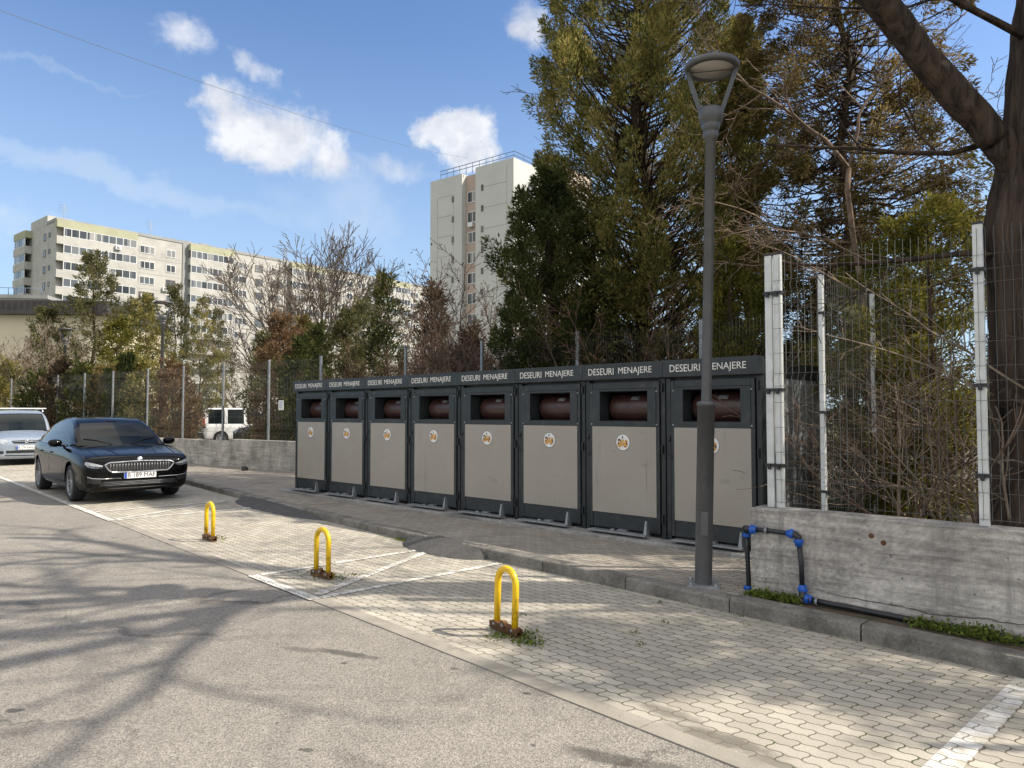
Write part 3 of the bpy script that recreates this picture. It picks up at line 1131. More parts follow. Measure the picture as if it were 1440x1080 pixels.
def make_hoop():
    t = thing('parking_hoop', 'x', 'parking barrier', (0, 0, 0), ROAD, 'yellow fold-down parking hoops')
    hw, h = .10, .47
    pts = [(-hw, 0, .05)]
    pts += [(-hw, 0, h - .125 - .05)]
    for k in range(0, 13):
        a = PI - PI * k / 12
        pts.append((hw * math.cos(a), 0, h - .125 + .105 * math.sin(a) * 1.0))
    pts += [(hw, 0, h - .175), (hw, 0, .05)]
    b = MB()
    b.tube(pts, .024, 14)
    b.build('hoop', M['yellow'], t)
    b = MB()
    # hollow channel base
    L, a, w = .155, .027, .004
    for (y0, y1, z0, z1) in ((-a, a, .006, .010), (-a, -a + w, .010, .06), (a - w, a, .010, .06)):
        b.box(-L, y0, z0, L, y1, z1)
    b.box(-L + .03, -a + w, .05, L - .03, a - w, .056)
    b.build('base_channel', M['rust'], t)
    b = MB()
    b.lathe([(.028, -.036), (.028, -.012), (0, -.012)], 14, Matrix.Translation((0, .0, .064)) @ Matrix.Rotation(PI / 2, 4, 'X') @ Matrix.Scale(-1, 4, (0, 0, 1)))
    b.lathe([(.026, -.034), (.026, .0)], 14, Matrix.Translation((0, 0, .062)) @ Matrix.Rotation(-PI / 2, 4, 'X'))
    lk = b.build('lock_barrel', M['rust'], t)
    b = MB()
    b.cbox(-.012, -.038, .05, .012, -.034, .072, .001)
    b.build('keyhole_cover', M['zinc'], lk)
    for s in (-1, 1):
        b = MB()
        b.cbox(s * hw - .034, -.033, .03, s * hw + .034, .033, .064, .006)
        b.build('pivot_bracket', M['rust'], t)
        b = MB()
        b.lathe([(.0, .036), (.012, .036), (.012, .02)], 8, Matrix.Translation((s * hw, 0, .045)) @ Matrix.Rotation(PI / 2, 4, 'X'))
        b.build('bolt', M['zinc'], t)
    return t


hoop = make_hoop()
hpts = [(711, 890, 'nearest yellow parking hoop, with the most weeds round its rusty base'), (453, 812, 'middle one of three yellow parking hoops, beside the hatched markings'), (294.5, 760, 'farthest yellow parking hoop, near the black car')]
hang = [ROAD - R(4), ROAD + R(5), ROAD + R(2)]
for k, (u, v, l) in enumerate(hpts):
    p = at(u, v, .004)
    if k == 0:
        hoop.location, hoop['label'] = p, l
        hoop.rotation_euler = (0, R(2.0), hang[0])
    else:
        dup(hoop, p, hang[k], l)

# ------------------------------------------------------------------ water pipe on the near wall
t = thing('water_pipe', 'black water pipe with blue fittings bent round the wall corner', 'pipe', NW0, ROW)


def pip(pts, name='pipe', r=.019):
    b = MB()
    b.tube(pts, r, 12)
    return b.build(name, M['pipe'], t)


def fit(p, d, L=.055, r=.033):
    d = Vector(d).normalized()
    b = MB()
    mt = Matrix.Translation(p) @ d.to_track_quat('Z', 'Y').to_matrix().to_4x4()
    b.lathe([(.022, 0), (r * .9, .002), (r, .01), (r, L * .55), (r * .84, L * .6), (r * .84, L), (.021, L)], 14, mt)
    for k in range(10):
        a = 2 * PI * k / 10
        b.box(-.004, r - .002, .008, .004, r + .003, L * .55, mt @ Matrix.Rotation(a, 4, 'Z'))
    return b.build('fitting', M['blue'], t)


Y = -.05
pip([(-.045, .05, .06), (-.045, .05, .18), (-.05, .045, .42), (-.045, .03, .585)])
pip([(-.045, .03, .585), (-.04, -.01, .61), (-.02, Y, .617), (.03, Y, .618)], 'elbow', .027)
pip([(.03, Y, .618), (.17, Y, .622), (.36, Y, .618)])
pip([(.35, Y, .618), (.385, Y, .615), (.405, Y, .60), (.41, Y, .565)], 'elbow', .027)
pip([(.41, Y, .57), (.428, Y, .40), (.435, Y - .005, .20)])
pip([(.435, Y - .005, .21), (.437, Y - .01, .165), (.46, Y - .012, .145), (.50, Y - .015, .14)], 'elbow', .027)
cp = [(.49, Y - .015, .14)]
rr = random.Random(8)
for k in range(1, 60):
    x = .49 + k * .14
    cp.append((x, Y - .03 + .022 * math.sin(x * 1.9) + rr.uniform(-.003, .003), .135 - .01 * min(1, x) + .006 * math.sin(x * 3.1)))
pip(cp, 'pipe', .022)
fit((-.045, .03, .535), (0, 0, 1))
fit((-.048, .05, .14), (0, 0, -1))
fit((.02, Y, .618), (1, 0, 0))
fit((.375, Y, .618), (-1, 0, 0))
fit((.41, Y, .585), (.02, 0, -1))
fit((.435, Y, .185), (0, 0, 1))
fit((.455, Y - .012, .145), (1, 0, -.05))
for x, z in ((.155, .622), (.545, .135)):
    b = MB()
    b.lathe([(.027, -.012), (.029, 0), (.027, .012)], 12, Matrix.Translation((x, Y if x < .5 else Y - .018, z)) @ Matrix.Rotation(PI / 2, 4, 'Y'), close=True)
    b.box(x - .008, -.03, z - .008, x + .008, .0, z + .008)
    b.build('pipe_clip', M['zinc'], t)

# small dark lump of rubbish on the pavement
lt = MB()
rr = random.Random(2)
for k in range(7):
    m_ = Matrix.Translation((rr.uniform(-.05, .05), rr.uniform(-.04, .04), .04 + rr.uniform(0, .05))) @ Matrix.Rotation(rr.uniform(0, 3), 4, (rr.random(), rr.random(), 1))
    lt.box(-.05, -.035, -.03, .05, .035, .03, m_)
tag(lt.build('rubbish', M['black'], None, at(343, 662, PZ), .4), 'small black lump of rubbish on the pavement by the low wall', 'rubbish')
# ------------------------------------------------------------------ buildings far behind
M['bwall'] = mat('pale panel facade', (.45, .43, .39), .9, var=.12, scale=.5, dirt=((.30, .29, .265), .6, .45))
M['bwall2'] = mat('light render', (.54, .53, .49), .9, var=.05, scale=.25, dirt=((.48, .47, .43), .35, .35))
M['byellow'] = mat('pale yellow green parapet', (.39, .385, .26), .9, var=.1, scale=.4, dirt=((.36, .34, .2), .4, .5))
M['bgrey'] = mat('grey facade strip', (.30, .30, .29), .9, var=.15, scale=.5)
M['salmon'] = mat('salmon facade strip', (.47, .365, .30), .9, var=.06, scale=.4)
M['cream'] = mat('cream painted wall', (.66, .58, .42), .9, var=.06, scale=.4, dirt=((.5, .44, .33), .3, .7))
M['droof'] = mat('dark brown roof sheet', (.05, .043, .04), .6, var=.2, scale=1)
def window_glass():
    m, t, b = principled('window glass')
    oi = t.add('ShaderNodeObjectInfo')
    tc = t.add('ShaderNodeTexCoord')
    v = t.vmath('ADD', tc.outputs['Object'], t.math('MULTIPLY', oi.outputs['Random'], 91.0))
    cell = t.add('ShaderNodeTexVoronoi')
    cell.inputs['Scale'].default_value = .75
    t.l.new(t.vmath('MULTIPLY', v, (1, 0, 0)), cell.inputs['Vector'])
    c = t.ramp(cell.outputs['Color'], [(.15, (.035, .042, .05)), (.5, (.10, .115, .13)), (.62, (.16, .17, .18)), (.85, (.36, .35, .32))])
    t.l.new(c, b.inputs['Base Color'])
    b.inputs['Roughness'].default_value = .12
    return m


M['bglass'] = window_glass()
M['bframe'] = mat('white window frame', (.70, .70, .69), .6, var=.05)
M['bframe_dark'] = mat('brown window frame', (.14, .11, .09), .6, var=.2)
M['railing'] = mat('blue grey railing', (.10, .15, .24), .5, var=.1)


def window_mesh(w, h, n, fr_=.09, shut=False):
    """frame and glass meshes; local x across, y into the wall, z up from the sill"""
    a, g = MB(), MB()
    a.box(0, -.03, 0, w, .06, fr_)
    a.box(0, -.03, h - fr_, w, .06, h)
    for k in range(n + 1):
        x = min(w - fr_, max(0, k * w / n - fr_ / 2))
        a.box(x, -.028, fr_, x + fr_, .06, h - fr_)
    g.box(fr_ * .5, .0, fr_ * .5, w - fr_ * .5, .04, h - fr_ * .5)
    return a, g


_wc = {}


def add_window(parent, w, h, n, loc, rz=0.0, fm='bframe', name='window'):
    key = (round(w, 2), round(h, 2), n, fm)
    if key not in _wc:
        a, g = window_mesh(w, h, n)
        f = a.build(name, M[fm], parent)
        q = g.build('pane', M['bglass'], f)
        _wc[key] = (f.data, q.data)
    else:
        f = link(name, _wc[key][0], parent)
        q = link('pane', _wc[key][1], f)
    f.location = loc
    f.rotation_euler = (0, 0, rz)
    return f


FL = 2.72
# long block on the left
B0 = Vector((-73.5, 116, 0))
t = thing('apartment_block', 'long pale apartment block with yellow green parapet bands behind the left trees', 'building', B0, math.atan2(.772, .636))
HB, LB = 12 * FL, 98.0
b = MB()
b.box(0, 0, 0, LB, 17, HB)
b.box(-.01, 4.2, HB, 4, 12, HB + 1.6)
b.build('wall', M['bwall'], t)
b = MB()
b.box(-.1, -.1, HB, LB, .25, HB + .5)
b.box(.3, 16.7, HB, LB, 17.1, HB + .5)
b.box(-.1, .25, HB, .2, 4.2, HB + .5)
b.build('roof_edge', M['bgrey'], t)
rr = random.Random(5)
for x in (22, 25.5, 31, 34, 52, 70, 73):
    b = MB()
    b.box(x, 3, HB, x + rr.uniform(1, 2.2), 5, HB + rr.uniform(.9, 1.5))
    b.build('chimney', M['bgrey'], t)
sections = [('bal', .6, 12.2), ('plain', 12.2, 20.6), ('gap', 20.6, 21.6), ('bal', 21.6, 30.2), ('plain', 30.2, 42), ('gap', 42, 43), ('bal', 43, 53), ('plain', 53, 64), ('gap', 64, 66), ('bal', 66, 76), ('plain', 76, 96)]
NF = 6
for kind, x0, x1 in sections:
    if kind == 'gap':
        b = MB()
        b.box(x0, -.15, 0, x1, .05, HB + .1)
        b.build('grey_pier', M['bgrey'], t)
    elif kind == 'bal':
        b = MB()
        b.box(x0 - (.9 if x0 < 2 else 0), -1.05, HB - 1.15, x1, -.001, HB + .05)
        b.build('parapet_band', M['byellow'], t)
        b = MB()
        for k in range(1, 11):
            z = HB - 1.15 - k * FL
            b.box(x0 - (.9 if x0 < 2 else 0), -1.05, z + .0, x1, -.001, z + 1.28)
        b.build('balcony_front', M['bwall'], t)
        for k in range(1, NF + 1):
            z = HB - 1.15 - k * FL + 1.30
            add_window(t, x1 - x0 - .2, FL - 1.30 - .02, 8 if x1 - x0 < 10 else 10, (x0 + .1, -1.03, z), 0)
    else:
        n = max(2, int((x1 - x0) / 3.6))
        for k in range(1, NF + (0 if x0 > 50 else 1)):
            for i in range(n):
                w = 2.6 if i % 2 == 0 else 1.7
                x = x0 + (i + .5) * (x1 - x0) / n - w / 2
                add_window(t, w, 1.35, 3 if w > 2 else 2, (x, -.045, HB - 1.6 - k * FL + 1.35), 0, 'bframe' if rr.random() < .75 else 'bframe_dark')
# slab joints
b = MB()
for k in range(1, 12):
    b.box(0, -.012, HB - 1.1 - k * FL, LB, .02, HB - 1.04 - k * FL)
b.build('panel_joint', M['bgrey'], t)
# left gable end: small windows and a corner balcony column
for k in range(1, NF + 1):
    z = HB - 1.15 - k * FL + 1.30
    add_window(t, 1.0, 1.2, 1, (-.05, 5.6, z), -PI / 2, 'bframe_dark')
    add_window(t, .7, .8, 1, (-.05, 3.3, z + .3), -PI / 2, 'bframe_dark')
    add_window(t, 5.2, FL - 1.32, 5, (-1.02, 16.6, z), -PI / 2)
b = MB()
b.box(-1.12, 11.2, HB - 1.15, -.001, 16.9, HB + .05)
b.build('parapet_band', M['byellow'], t)
b = MB()
for k in range(1, 11):
    z = HB - 1.15 - k * FL
    b.box(-1.12, 11.2, z, -.001, 16.9, z + 1.28)
b.build('balcony_front', M['bwall'], t)
for k, (x, z) in enumerate(((8.5, HB - 1.15 - 1 * FL + .5), (13.2, HB - 4 * FL), (17, HB - 3.4 * FL))):
    b = MB()
    b.cbox(x, -1.45 if k == 0 else -.4, z, x + .9, -1.05 if k == 0 else -.01, z + .7, .03)
    ac = b.build('air_conditioner', M['bframe'], t)
    b = MB()
    b.lathe([(.26, 0), (.26, .01), (0, .012)], 16, Matrix.Translation((x + .4, (-1.45 if k == 0 else -.4) - .002, z + .35)) @ Matrix.Rotation(PI / 2, 4, 'X'))
    b.build('fan_grille', M['bgrey'], ac)
b = MB()
for x in (3, 17.5, 46):
    b.tube([(x, 6, HB), (x, 6, HB + 4.5)], .05, 5)
    for k in range(4):
        b.tube([(x - .8, 6, HB + 3 + k * .4), (x + .8, 6, HB + 3 + k * .4)], .03, 4)
b.build('aerial', M['bgrey'], t)

# tower
T0 = Vector((.2, 90.5, 0))
TR = math.atan2(-.616, .79)
t = thing('tower_block', 'tall pale tower block with salmon window strip and blue roof railing', 'building', T0, TR)
HT, WT = 33.9, 14.6
b = MB()                                                     # x runs right along the shaded end face, ending at x = 0
b.box(-WT, 0, 0, -8.75, 22, HT - .3)
b.box(-6.35, 0, 0, 0, 22, HT)
b.box(-8.75, 1.0, 0, -6.35, 22, HT - .4)
b.build('wall', M['bwall2'], t)
b = MB()
b.box(-8.74, .86, 0, -6.36, .998, HT - .45)
b.build('salmon_strip', M['salmon'], t)
b = MB()
for k in range(10):
    z = HT - 2.9 - k * 2.74
    for x0, x1 in ((-WT + 1.4, -10.3), (-5.2, -1.1)):
        b.box(x0, -.012, z, x1, .01, z + .06)
b.box(-1.12, -.012, 0, -1.06, .01, HT - .6)
for x in (-WT + 1.35, -10.3):
    b.box(x, -.012, 4, x + .05, .01, HT - 2.9)
b.build('panel_joint', M['bgrey'], t)
for k in range(9):
    z = HT - 4.2 - k * 2.74
    add_window(t, 1.75, 1.5, 2, (-8.45, .82, z), 0)
    add_window(t, .38, .8, 1, (-10.55, -.03, z + .3), 0, 'bframe_dark')
    add_window(t, .38, .8, 1, (-5.35, -.03, z + .9), 0, 'bframe_dark')
for k in range(9):
    z = HT - 4.0 - k * 2.74
    for y in (4.0, 9.0, 14.0, 18.6):
        add_window(t, 2.3, 1.5, 3, (.04, y - 1.2, z), PI / 2)
b = MB()
b.cbox(-8.0, .30, HT - 7.6, -7.2, .8, HT - 7.0, .03)
b.build('air_conditioner', M['bframe'], t)
b = MB()
for z in (.5, 1.0):
    b.tube([(-WT + 1.5, .5, HT + z), (-.3, .5, HT + z), (-.3, 18, HT + z)], .05, 5)
for k in range(12):
    x = -WT + 1.5 + k * (WT - 1.8) / 11
    b.tube([(x, .5, HT - .4), (x, .5, HT + 1.0)], .04, 4)
for k in range(1, 9):
    b.tube([(-.3, .5 + k * 2.1, HT - .4), (-.3, .5 + k * 2.1, HT + 1.0)], .04, 4)
b.build('roof_railing', M['railing'], t)
b = MB()
b.box(-6, 12, HT, -.8, 20, HT + 2.6)
b.build('roof_house', M['salmon'], t)

# low cream building with a dark roof
G0 = Vector((-52, 60, 0))
t = thing('low_building', 'low cream walled building with a dark flat roof behind the left trees', 'building', G0, R(4))
b = MB()
b.box(0, 0, 0, 17.6, 12, 9.8)
b.build('wall', M['cream'], t)
b = MB()
b.box(-.6, -.8, 9.8, 18.2, 12.6, 10.15)
b.box(-.3, -.5, 10.15, 17.9, 12.3, 11.0)
for k in range(35):
    b.box(.2 + k * .5, -.54, 10.16, .26 + k * .5, -.5, 10.98)
b.build('roof', M['droof'], t)
G1 = Vector((-66, 78, 0))
t = thing('grey_building', 'small pale grey building at the left edge behind the low cream one', 'building', G1, R(8))
b = MB()
b.box(0, 0, 0, 14.5, 10, 14.2)
b.build('wall', M['bwall'], t)
b = MB()
b.box(-.2, -.2, 14.2, 14.7, 10.2, 14.6)
b.build('roof', M['bgrey'], t)
b = MB()
for k in range(9):
    b.tube([(.3 + k * 1.7, .2, 14.6), (.3 + k * 1.7, .2, 15.4)], .04, 4)
b.tube([(.3, .2, 15.4), (13.9, .2, 15.4)], .04, 4)
b.build('roof_railing', M['railing'], t)

# overhead cable sagging from the left down to the tower
b = MB()
p0, p1 = Vector((-22, 17.5, 14.3)), Vector((-5.6, 92.2, 34.4))
p0 = Vector((-18.5, 24, 15.6))
pts = []
for k in range(25):
    s_ = k / 24
    p = p0.lerp(p1, s_)
    p.z -= 2.0 * 4 * s_ * (1 - s_) * .4
    pts.append(p)
b.tube(pts, .011, 5)
tag(b.build('overhead_cable', M['wire']), 'thin dark overhead cable crossing the sky towards the tower block', 'cable')

# ------------------------------------------------------------------ cars
M['carblack'] = mat('black car paint', (.0028, .0028, .003), .12, var=.1, coat=.0, spec=.24, rvar=.03, dirt=((.03, .027, .024), .12, 3))
M['carsilver'] = mat('silver blue car paint', (.34, .39, .45), .3, .45, var=.06, coat=.5, rvar=.04, dirt=((.3, .3, .29), .12, 3))
M['carwhite'] = mat('white van paint', (.72, .72, .71), .35, var=.05, coat=.3, dirt=((.5, .48, .44), .3, 3))
M['carred'] = mat('dark red car paint', (.13, .022, .02), .3, var=.1, coat=.4)
M['cardark'] = mat('dark grey car paint', (.03, .027, .026), .3, var=.1, coat=.4)
M['carglass'] = mat('car window glass', (.007, .011, .012), .06, var=.3, scale=1.2, spec=.28, rvar=.02)
M['chrome'] = mat('chrome trim', (.62, .63, .65), .18, .9, var=.1)
M['tyre'] = mat('tyre rubber', (.018, .018, .018), .85, var=.25, scale=8, dirt=((.06, .055, .05), .4, 6))
M['alloy'] = mat('dark alloy rim', (.26, .26, .265), .35, .6, var=.2)
M['alloy_l'] = mat('silver alloy rim', (.42, .42, .43), .4, .5, var=.2)
M['headlight'] = mat('headlamp lens', (.42, .44, .46), .12, .4, var=.45, scale=14)
M['tail'] = mat('red tail lamp', (.32, .012, .012), .2, var=.2)
M['plate'] = mat('number plate white', (.78, .78, .77), .5, var=.04)
M['plateblue'] = mat('number plate blue', (.01, .06, .36), .5)
M['trim'] = mat('black trim', (.012, .012, .013), .55, var=.2)


def interp(tab, x):
    """smooth piecewise curve through (x, y) points"""
    if x <= tab[0][0]:
        return tab[0][1]
    for i in range(len(tab) - 1):
        if x <= tab[i + 1][0]:
            (x0, y0), (x1, y1) = tab[i], tab[i + 1]
            m0 = (y1 - y0) / (x1 - x0) if i == 0 else (tab[i + 1][1] - tab[i - 1][1]) / (tab[i + 1][0] - tab[i - 1][0])
            m1 = (y1 - y0) / (x1 - x0) if i + 2 >= len(tab) else (tab[i + 2][1] - tab[i][1]) / (tab[i + 2][0] - tab[i][0])
            h = x1 - x0
            t_ = (x - x0) / h
            return ((2 * t_ ** 3 - 3 * t_ ** 2 + 1) * y0 + (t_ ** 3 - 2 * t_ ** 2 + t_) * h * m0 + (-2 * t_ ** 3 + 3 * t_ ** 2) * y1 + (t_ ** 3 - t_ ** 2) * h * m1)
    return tab[-1][1]


def make_car(label, cat, name, paint, P, group='parked cars'):
    """x runs from the front bumper (0) to the rear (L); y to the car's left seen from behind is irrelevant (symmetric); z up"""
    t = thing(name, label, cat, (0, 0, 0), 0, group)
    L = P['L']
    xs = sorted(set([round(x, 3) for x in ([0, .02, .05, .09, .14, .2, .28, .38, .5] + [.5 + i * .11 for i in range(1, int((L - 1) / .11))] + [L - .5, L - .36, L - .24, L - .14, L - .07, L - .03, L])]))
    rows = []
    for x in xs:
        hw, zt, sh, zb = interp(P['plan'], x), interp(P['top'], x), interp(P['sh'], x), interp(P['bot'], x)
        prof = [(0, zb), (.55 * hw, zb), (.86 * hw, zb + .005), (.94 * hw, zb + .05), (.975 * hw, zb + .14), (.985 * hw, zb + .26),
                (1.0 * hw, zb + (sh - zb) * .62), (.992 * hw, zb + (sh - zb) * .80), (.965 * hw, sh - .035), (.93 * hw, sh), (.86 * hw, sh + (zt - sh) * .35), (.6 * hw, sh + (zt - sh) * .85), (.3 * hw, zt - .004), (0, zt)]
        rows.append([(x, y, z) for y, z in prof])
    n = len(rows[0])
    vs, fs = [], []
    for r in rows:
        vs += r + [(x, -y, z) for x, y, z in r[-2:0:-1]]
    m = 2 * n - 2
    for i in range(len(rows) - 1):
        for k in range(m):
            k2 = (k + 1) % m
            fs.append((i * m + k, (i + 1) * m + k, (i + 1) * m + k2, i * m + k2))
    fs.append(tuple(range(m)))
    fs.append(tuple((len(rows) - 1) * m + k for k in range(m))[::-1])
    b = MB()
    b.add(vs, fs, True)
    body = b.build('body', paint, t)
    # cut the wheel arches
    wx, wr, tw = P['wheels'], P['wr'], P['tw']
    cut = MB()
    for x in wx:
        for s in (-1, 1):
            yy = P['plan_max'] * s
            cut.lathe([(wr + .045, -.36), (wr + .045, .36)], 40, Matrix.Translation((x, yy, wr + .01)) @ Matrix.Rotation(PI / 2, 4, 'X'))
    co = cut.build('cutter', M['trim'])
    md = body.modifiers.new('arch', 'BOOLEAN')
    md.object = co
    md.operation = 'DIFFERENCE'
    md.solver = 'EXACT'
    bpy.context.view_layer.update()
    dg = bpy.context.evaluated_depsgraph_get()
    me = bpy.data.meshes.new_from_object(body.evaluated_get(dg))
    body.modifiers.clear()
    body.data = me
    me.materials.clear()
    me.materials.append(paint)
    me.materials.append(M['trim'])
    for p in me.polygons:
        p.use_smooth = True
        c = p.center
        for x in wx:
            if (Vector((c.x - x, 0, c.z - wr - .01)).length < wr + .04) and abs(c.y) < P['plan_max'] - .02 and c.z > interp(P['bot'], c.x) + .01 and abs(c.y) > P['plan_max'] - .4:
                p.material_index = 1
    me.set_sharp_from_angle(angle=R(32))
    bpy.data.objects.remove(co)
    # greenhouse
    g = P['gh']
    gx = sorted(set(g['xs']))
    roof, belt, yb, yr = g['roof'], g['belt'], g['yb'], g['yr']
    K = 9
    grid = []
    for x in gx:
        zr, zb, wb, wt = interp(roof, x), interp(belt, x), interp(yb, x), interp(yr, x)
        zr = max(zr, zb + .004)
        h = zr - zb
        e = min(.075, h * .35)
        sl = lambda f: (wb + (wt - wb) * f)
        full = max(.02, (interp(roof, g['peak']) - zb))
        f = h / full
        we = wb + (wt - wb) * min(1, f)
        grid.append([(x, wb, zb), (x, wb + (we - wb) * .52, zb + h * .5 - e * .25), (x, we + .005, zr - e), (x, we - .035, zr - e * .42), (x, we - .09, zr - e * .12), (x, we * .5, zr - .0), (x, 0, zr + .006)])
    q = len(grid[0])
    gb, ws, rw, sw = MB(), MB(), MB(), {}
    for sgn in (1, -1):
        for i in range(len(gx) - 1):
            xa, xb = gx[i], gx[i + 1]
            xm = (xa + xb) / 2
            for k in range(q - 1):
                quad = [grid[i][k], grid[i][k + 1], grid[i + 1][k + 1], grid[i + 1][k]]
                quad = [(x, y * sgn, z) for x, y, z in quad]
                if sgn < 0:
                    quad = quad[::-1]
                dest = gb
                if k >= 4 and g['ws'][0] <= xm <= g['ws'][1]:
                    dest = ws
                elif k >= 4 and g['rw'][0] <= xm <= g['rw'][1]:
                    dest = rw
                elif k < 2:
                    for j, (a, c) in enumerate(g['side']):
                        if a <= xm <= c:
                            dest = sw.setdefault((j, sgn), MB())
                dest.add(quad, [(0, 1, 2, 3)], True)
    cabin = gb.build('roof', paint, t)
    if ws.f:
        ws.build('windscreen', M['carglass'], t)
    if rw.f:
        rw.build('rear_window', M['carglass'], t)
    for k_, w_ in sw.items():
        w_.build('side_window', M['carglass'], t)
    # wheels
    for x in wx:
        for s in (-1, 1):
            b = MB()
            mt = Matrix.Translation((x, s * (P['plan_max'] - tw / 2 - .025), wr)) @ Matrix.Rotation(-s * PI / 2, 4, 'X')
            h = tw / 2
            ri = wr * .68
            b.lathe([(ri, -h), (wr - .03, -h), (wr - .008, -h * .85), (wr, -h * .5), (wr, h * .5), (wr - .008, h * .85), (wr - .03, h), (ri + .01, h), (ri, h * .8)], 36, mt, close=True)
            w = b.build('wheel', M['tyre'], t)
            b = MB()
            b.lathe([(ri + .005, h * .95), (ri - .018, h * .98), (ri - .022, h * .7), (ri - .02, -h * .2)], 30, mt, caps=False)
            for a in range(P.get('spokes', 5)):
                for d in (-.16, .16):
                    mm = mt @ Matrix.Rotation(2 * PI * a / P.get('spokes', 5), 4, 'Z')
                    c, s2 = math.cos(d), math.sin(d)
                    b.add([mm @ Vector(p) for p in ((.03, s2 * .16 - .018, h * .72), (ri - .015, s2 * ri - .014, h * .86), (ri - .015, s2 * ri + .014, h * .86), (.03, s2 * .16 + .018, h * .72),
                                                    (.03, s2 * .16 - .018, h * .5), (ri - .015, s2 * ri - .014, h * .6), (ri - .015, s2 * ri + .014, h * .6), (.03, s2 * .16 + .018, h * .5))],
                          [(0, 1, 2, 3), (0, 4, 5, 1), (3, 2, 6, 7)])
            b.lathe([(.0, h * .8), (.035, h * .8), (.06, h * .7)], 16, mt)
            b.build('rim', P.get('rim', M['alloy']), w)
            b = MB()
            b.lathe([(0, 0), (ri, 0)], 24, mt @ Matrix.Translation((0, 0, -h * .1)), caps=False)
            b.build('brake_disc', M['trim'], w)
    b = MB()
    b.box(.5, -P['plan_max'] + .25, .16, L - .5, P['plan_max'] - .25, .45)
    b.build('underbody', M['trim'], t)
    return t


def front_x(P, z, y):
    return 0


def conform(P, pts2, off=.006, name=None, x_hint=None):
    return pts2


def nose_patch(body, outline, off, m, name, parent, thick=.02, sub=1):
    """lay an outline given in the front view (y, z) onto the body's nose: each point is pushed onto the surface by a ray cast"""
    b = MB()
    pr = []
    for y, z in outline:
        ok, loc, nor, idx = body.ray_cast(Vector((-1, y, z)), Vector((1, 0, 0)))
        pr.append(Vector((loc.x if ok else .05, y, z)))
    n = len(pr)
    cy, cz = sum(p[0] for p in outline) / n, sum(p[1] for p in outline) / n
    ok, loc, nor, idx = body.ray_cast(Vector((-1, cy, cz)), Vector((1, 0, 0)))
    rings = 4
    vs = []
    for r_ in range(rings + 1):
        for y, z in outline:
            f = r_ / rings
            yy, zz = y + (cy - y) * f, z + (cz - z) * f
            ok, loc, nor, idx = body.ray_cast(Vector((-1, yy, zz)), Vector((1, 0, 0)))
            vs.append(Vector(((loc.x if ok else .05) - off, yy, zz)))
    fs = []
    for r_ in range(rings):
        for k in range(n):
            k2 = (k + 1) % n
            fs.append((r_ * n + k, r_ * n + k2, (r_ + 1) * n + k2, (r_ + 1) * n + k))
    back = [v + Vector((thick, 0, 0)) for v in vs[:n]]
    o = len(vs)
    vs += back
    for k in range(n):
        k2 = (k + 1) % n
        fs.append((k, o + k, o + k2, k2))
    b.add(vs, fs)
    return b.build(name, m, parent)


def nose_strip(body, pts, r, m, name, parent, off=.006):
    pr = []
    for y, z in pts:
        ok, loc, nor, idx = body.ray_cast(Vector((-1, y, z)), Vector((1, 0, 0)))
        pr.append(Vector(((loc.x if ok else .05) - off, y, z)))
    b = MB()
    b.tube(pr, r, 6)
    return b.build(name, m, parent)


def smooth_outline(pts, n=5):
    return [(a[0] + (b_[0] - a[0]) * k / n, a[1] + (b_[1] - a[1]) * k / n) for a, b_ in zip(pts, pts[1:] + pts[:1]) for k in range(n)]


def number_plate(txt, parent, loc, rot, w=.52, h=.112, euro=True):
    b = MB()
    b.cbox(-w / 2, -.006, -h / 2, w / 2, .006, h / 2, .004)
    p = b.build('number_plate', M['plate'], parent, loc)
    p.rotation_euler = rot
    b = MB()
    b.box(-w / 2 + .004, -.0075, -h / 2 + .004, -w / 2 + .044, -.006, h / 2 - .004)
    b.build('country_band', M['plateblue'], p)
    put_text(txt, w - .075, h * .66, M['ink'], p, (.02, -.0072, 0), (PI / 2, 0, 0))
    return p


def side_line(body, pts, s, r, m, name, parent, pmax=1.2):
    pr = []
    for x, z in pts:
        ok, loc, nor, idx = body.ray_cast(Vector((x, s * pmax, z)), Vector((0, -s, 0)))
        if ok:
            pr.append(loc + Vector((0, s * .0005, 0)))
    if len(pr) < 2:
        return None
    b = MB()
    b.tube(pr, r, 4)
    return b.build(name, m, parent)


def mirror_part(parent, x, y, z, paint, s, name='wing_mirror'):
    b = MB()
    mt = Matrix.Translation((x, s * y, z)) @ Matrix.Diagonal((.085, .115, .072, 1))
    b.lathe([(0, -1), (.45, -.9), (.8, -.6), (.97, -.2), (1, .15), (.9, .55), (.62, .85), (0, 1)], 14, mt)
    b.cbox(x - .03, min(s * (y - .19), s * (y - .06)), z - .065, x + .05, max(s * (y - .19), s * (y - .06)), z - .03, .008)
    return b.build(name, paint, parent)


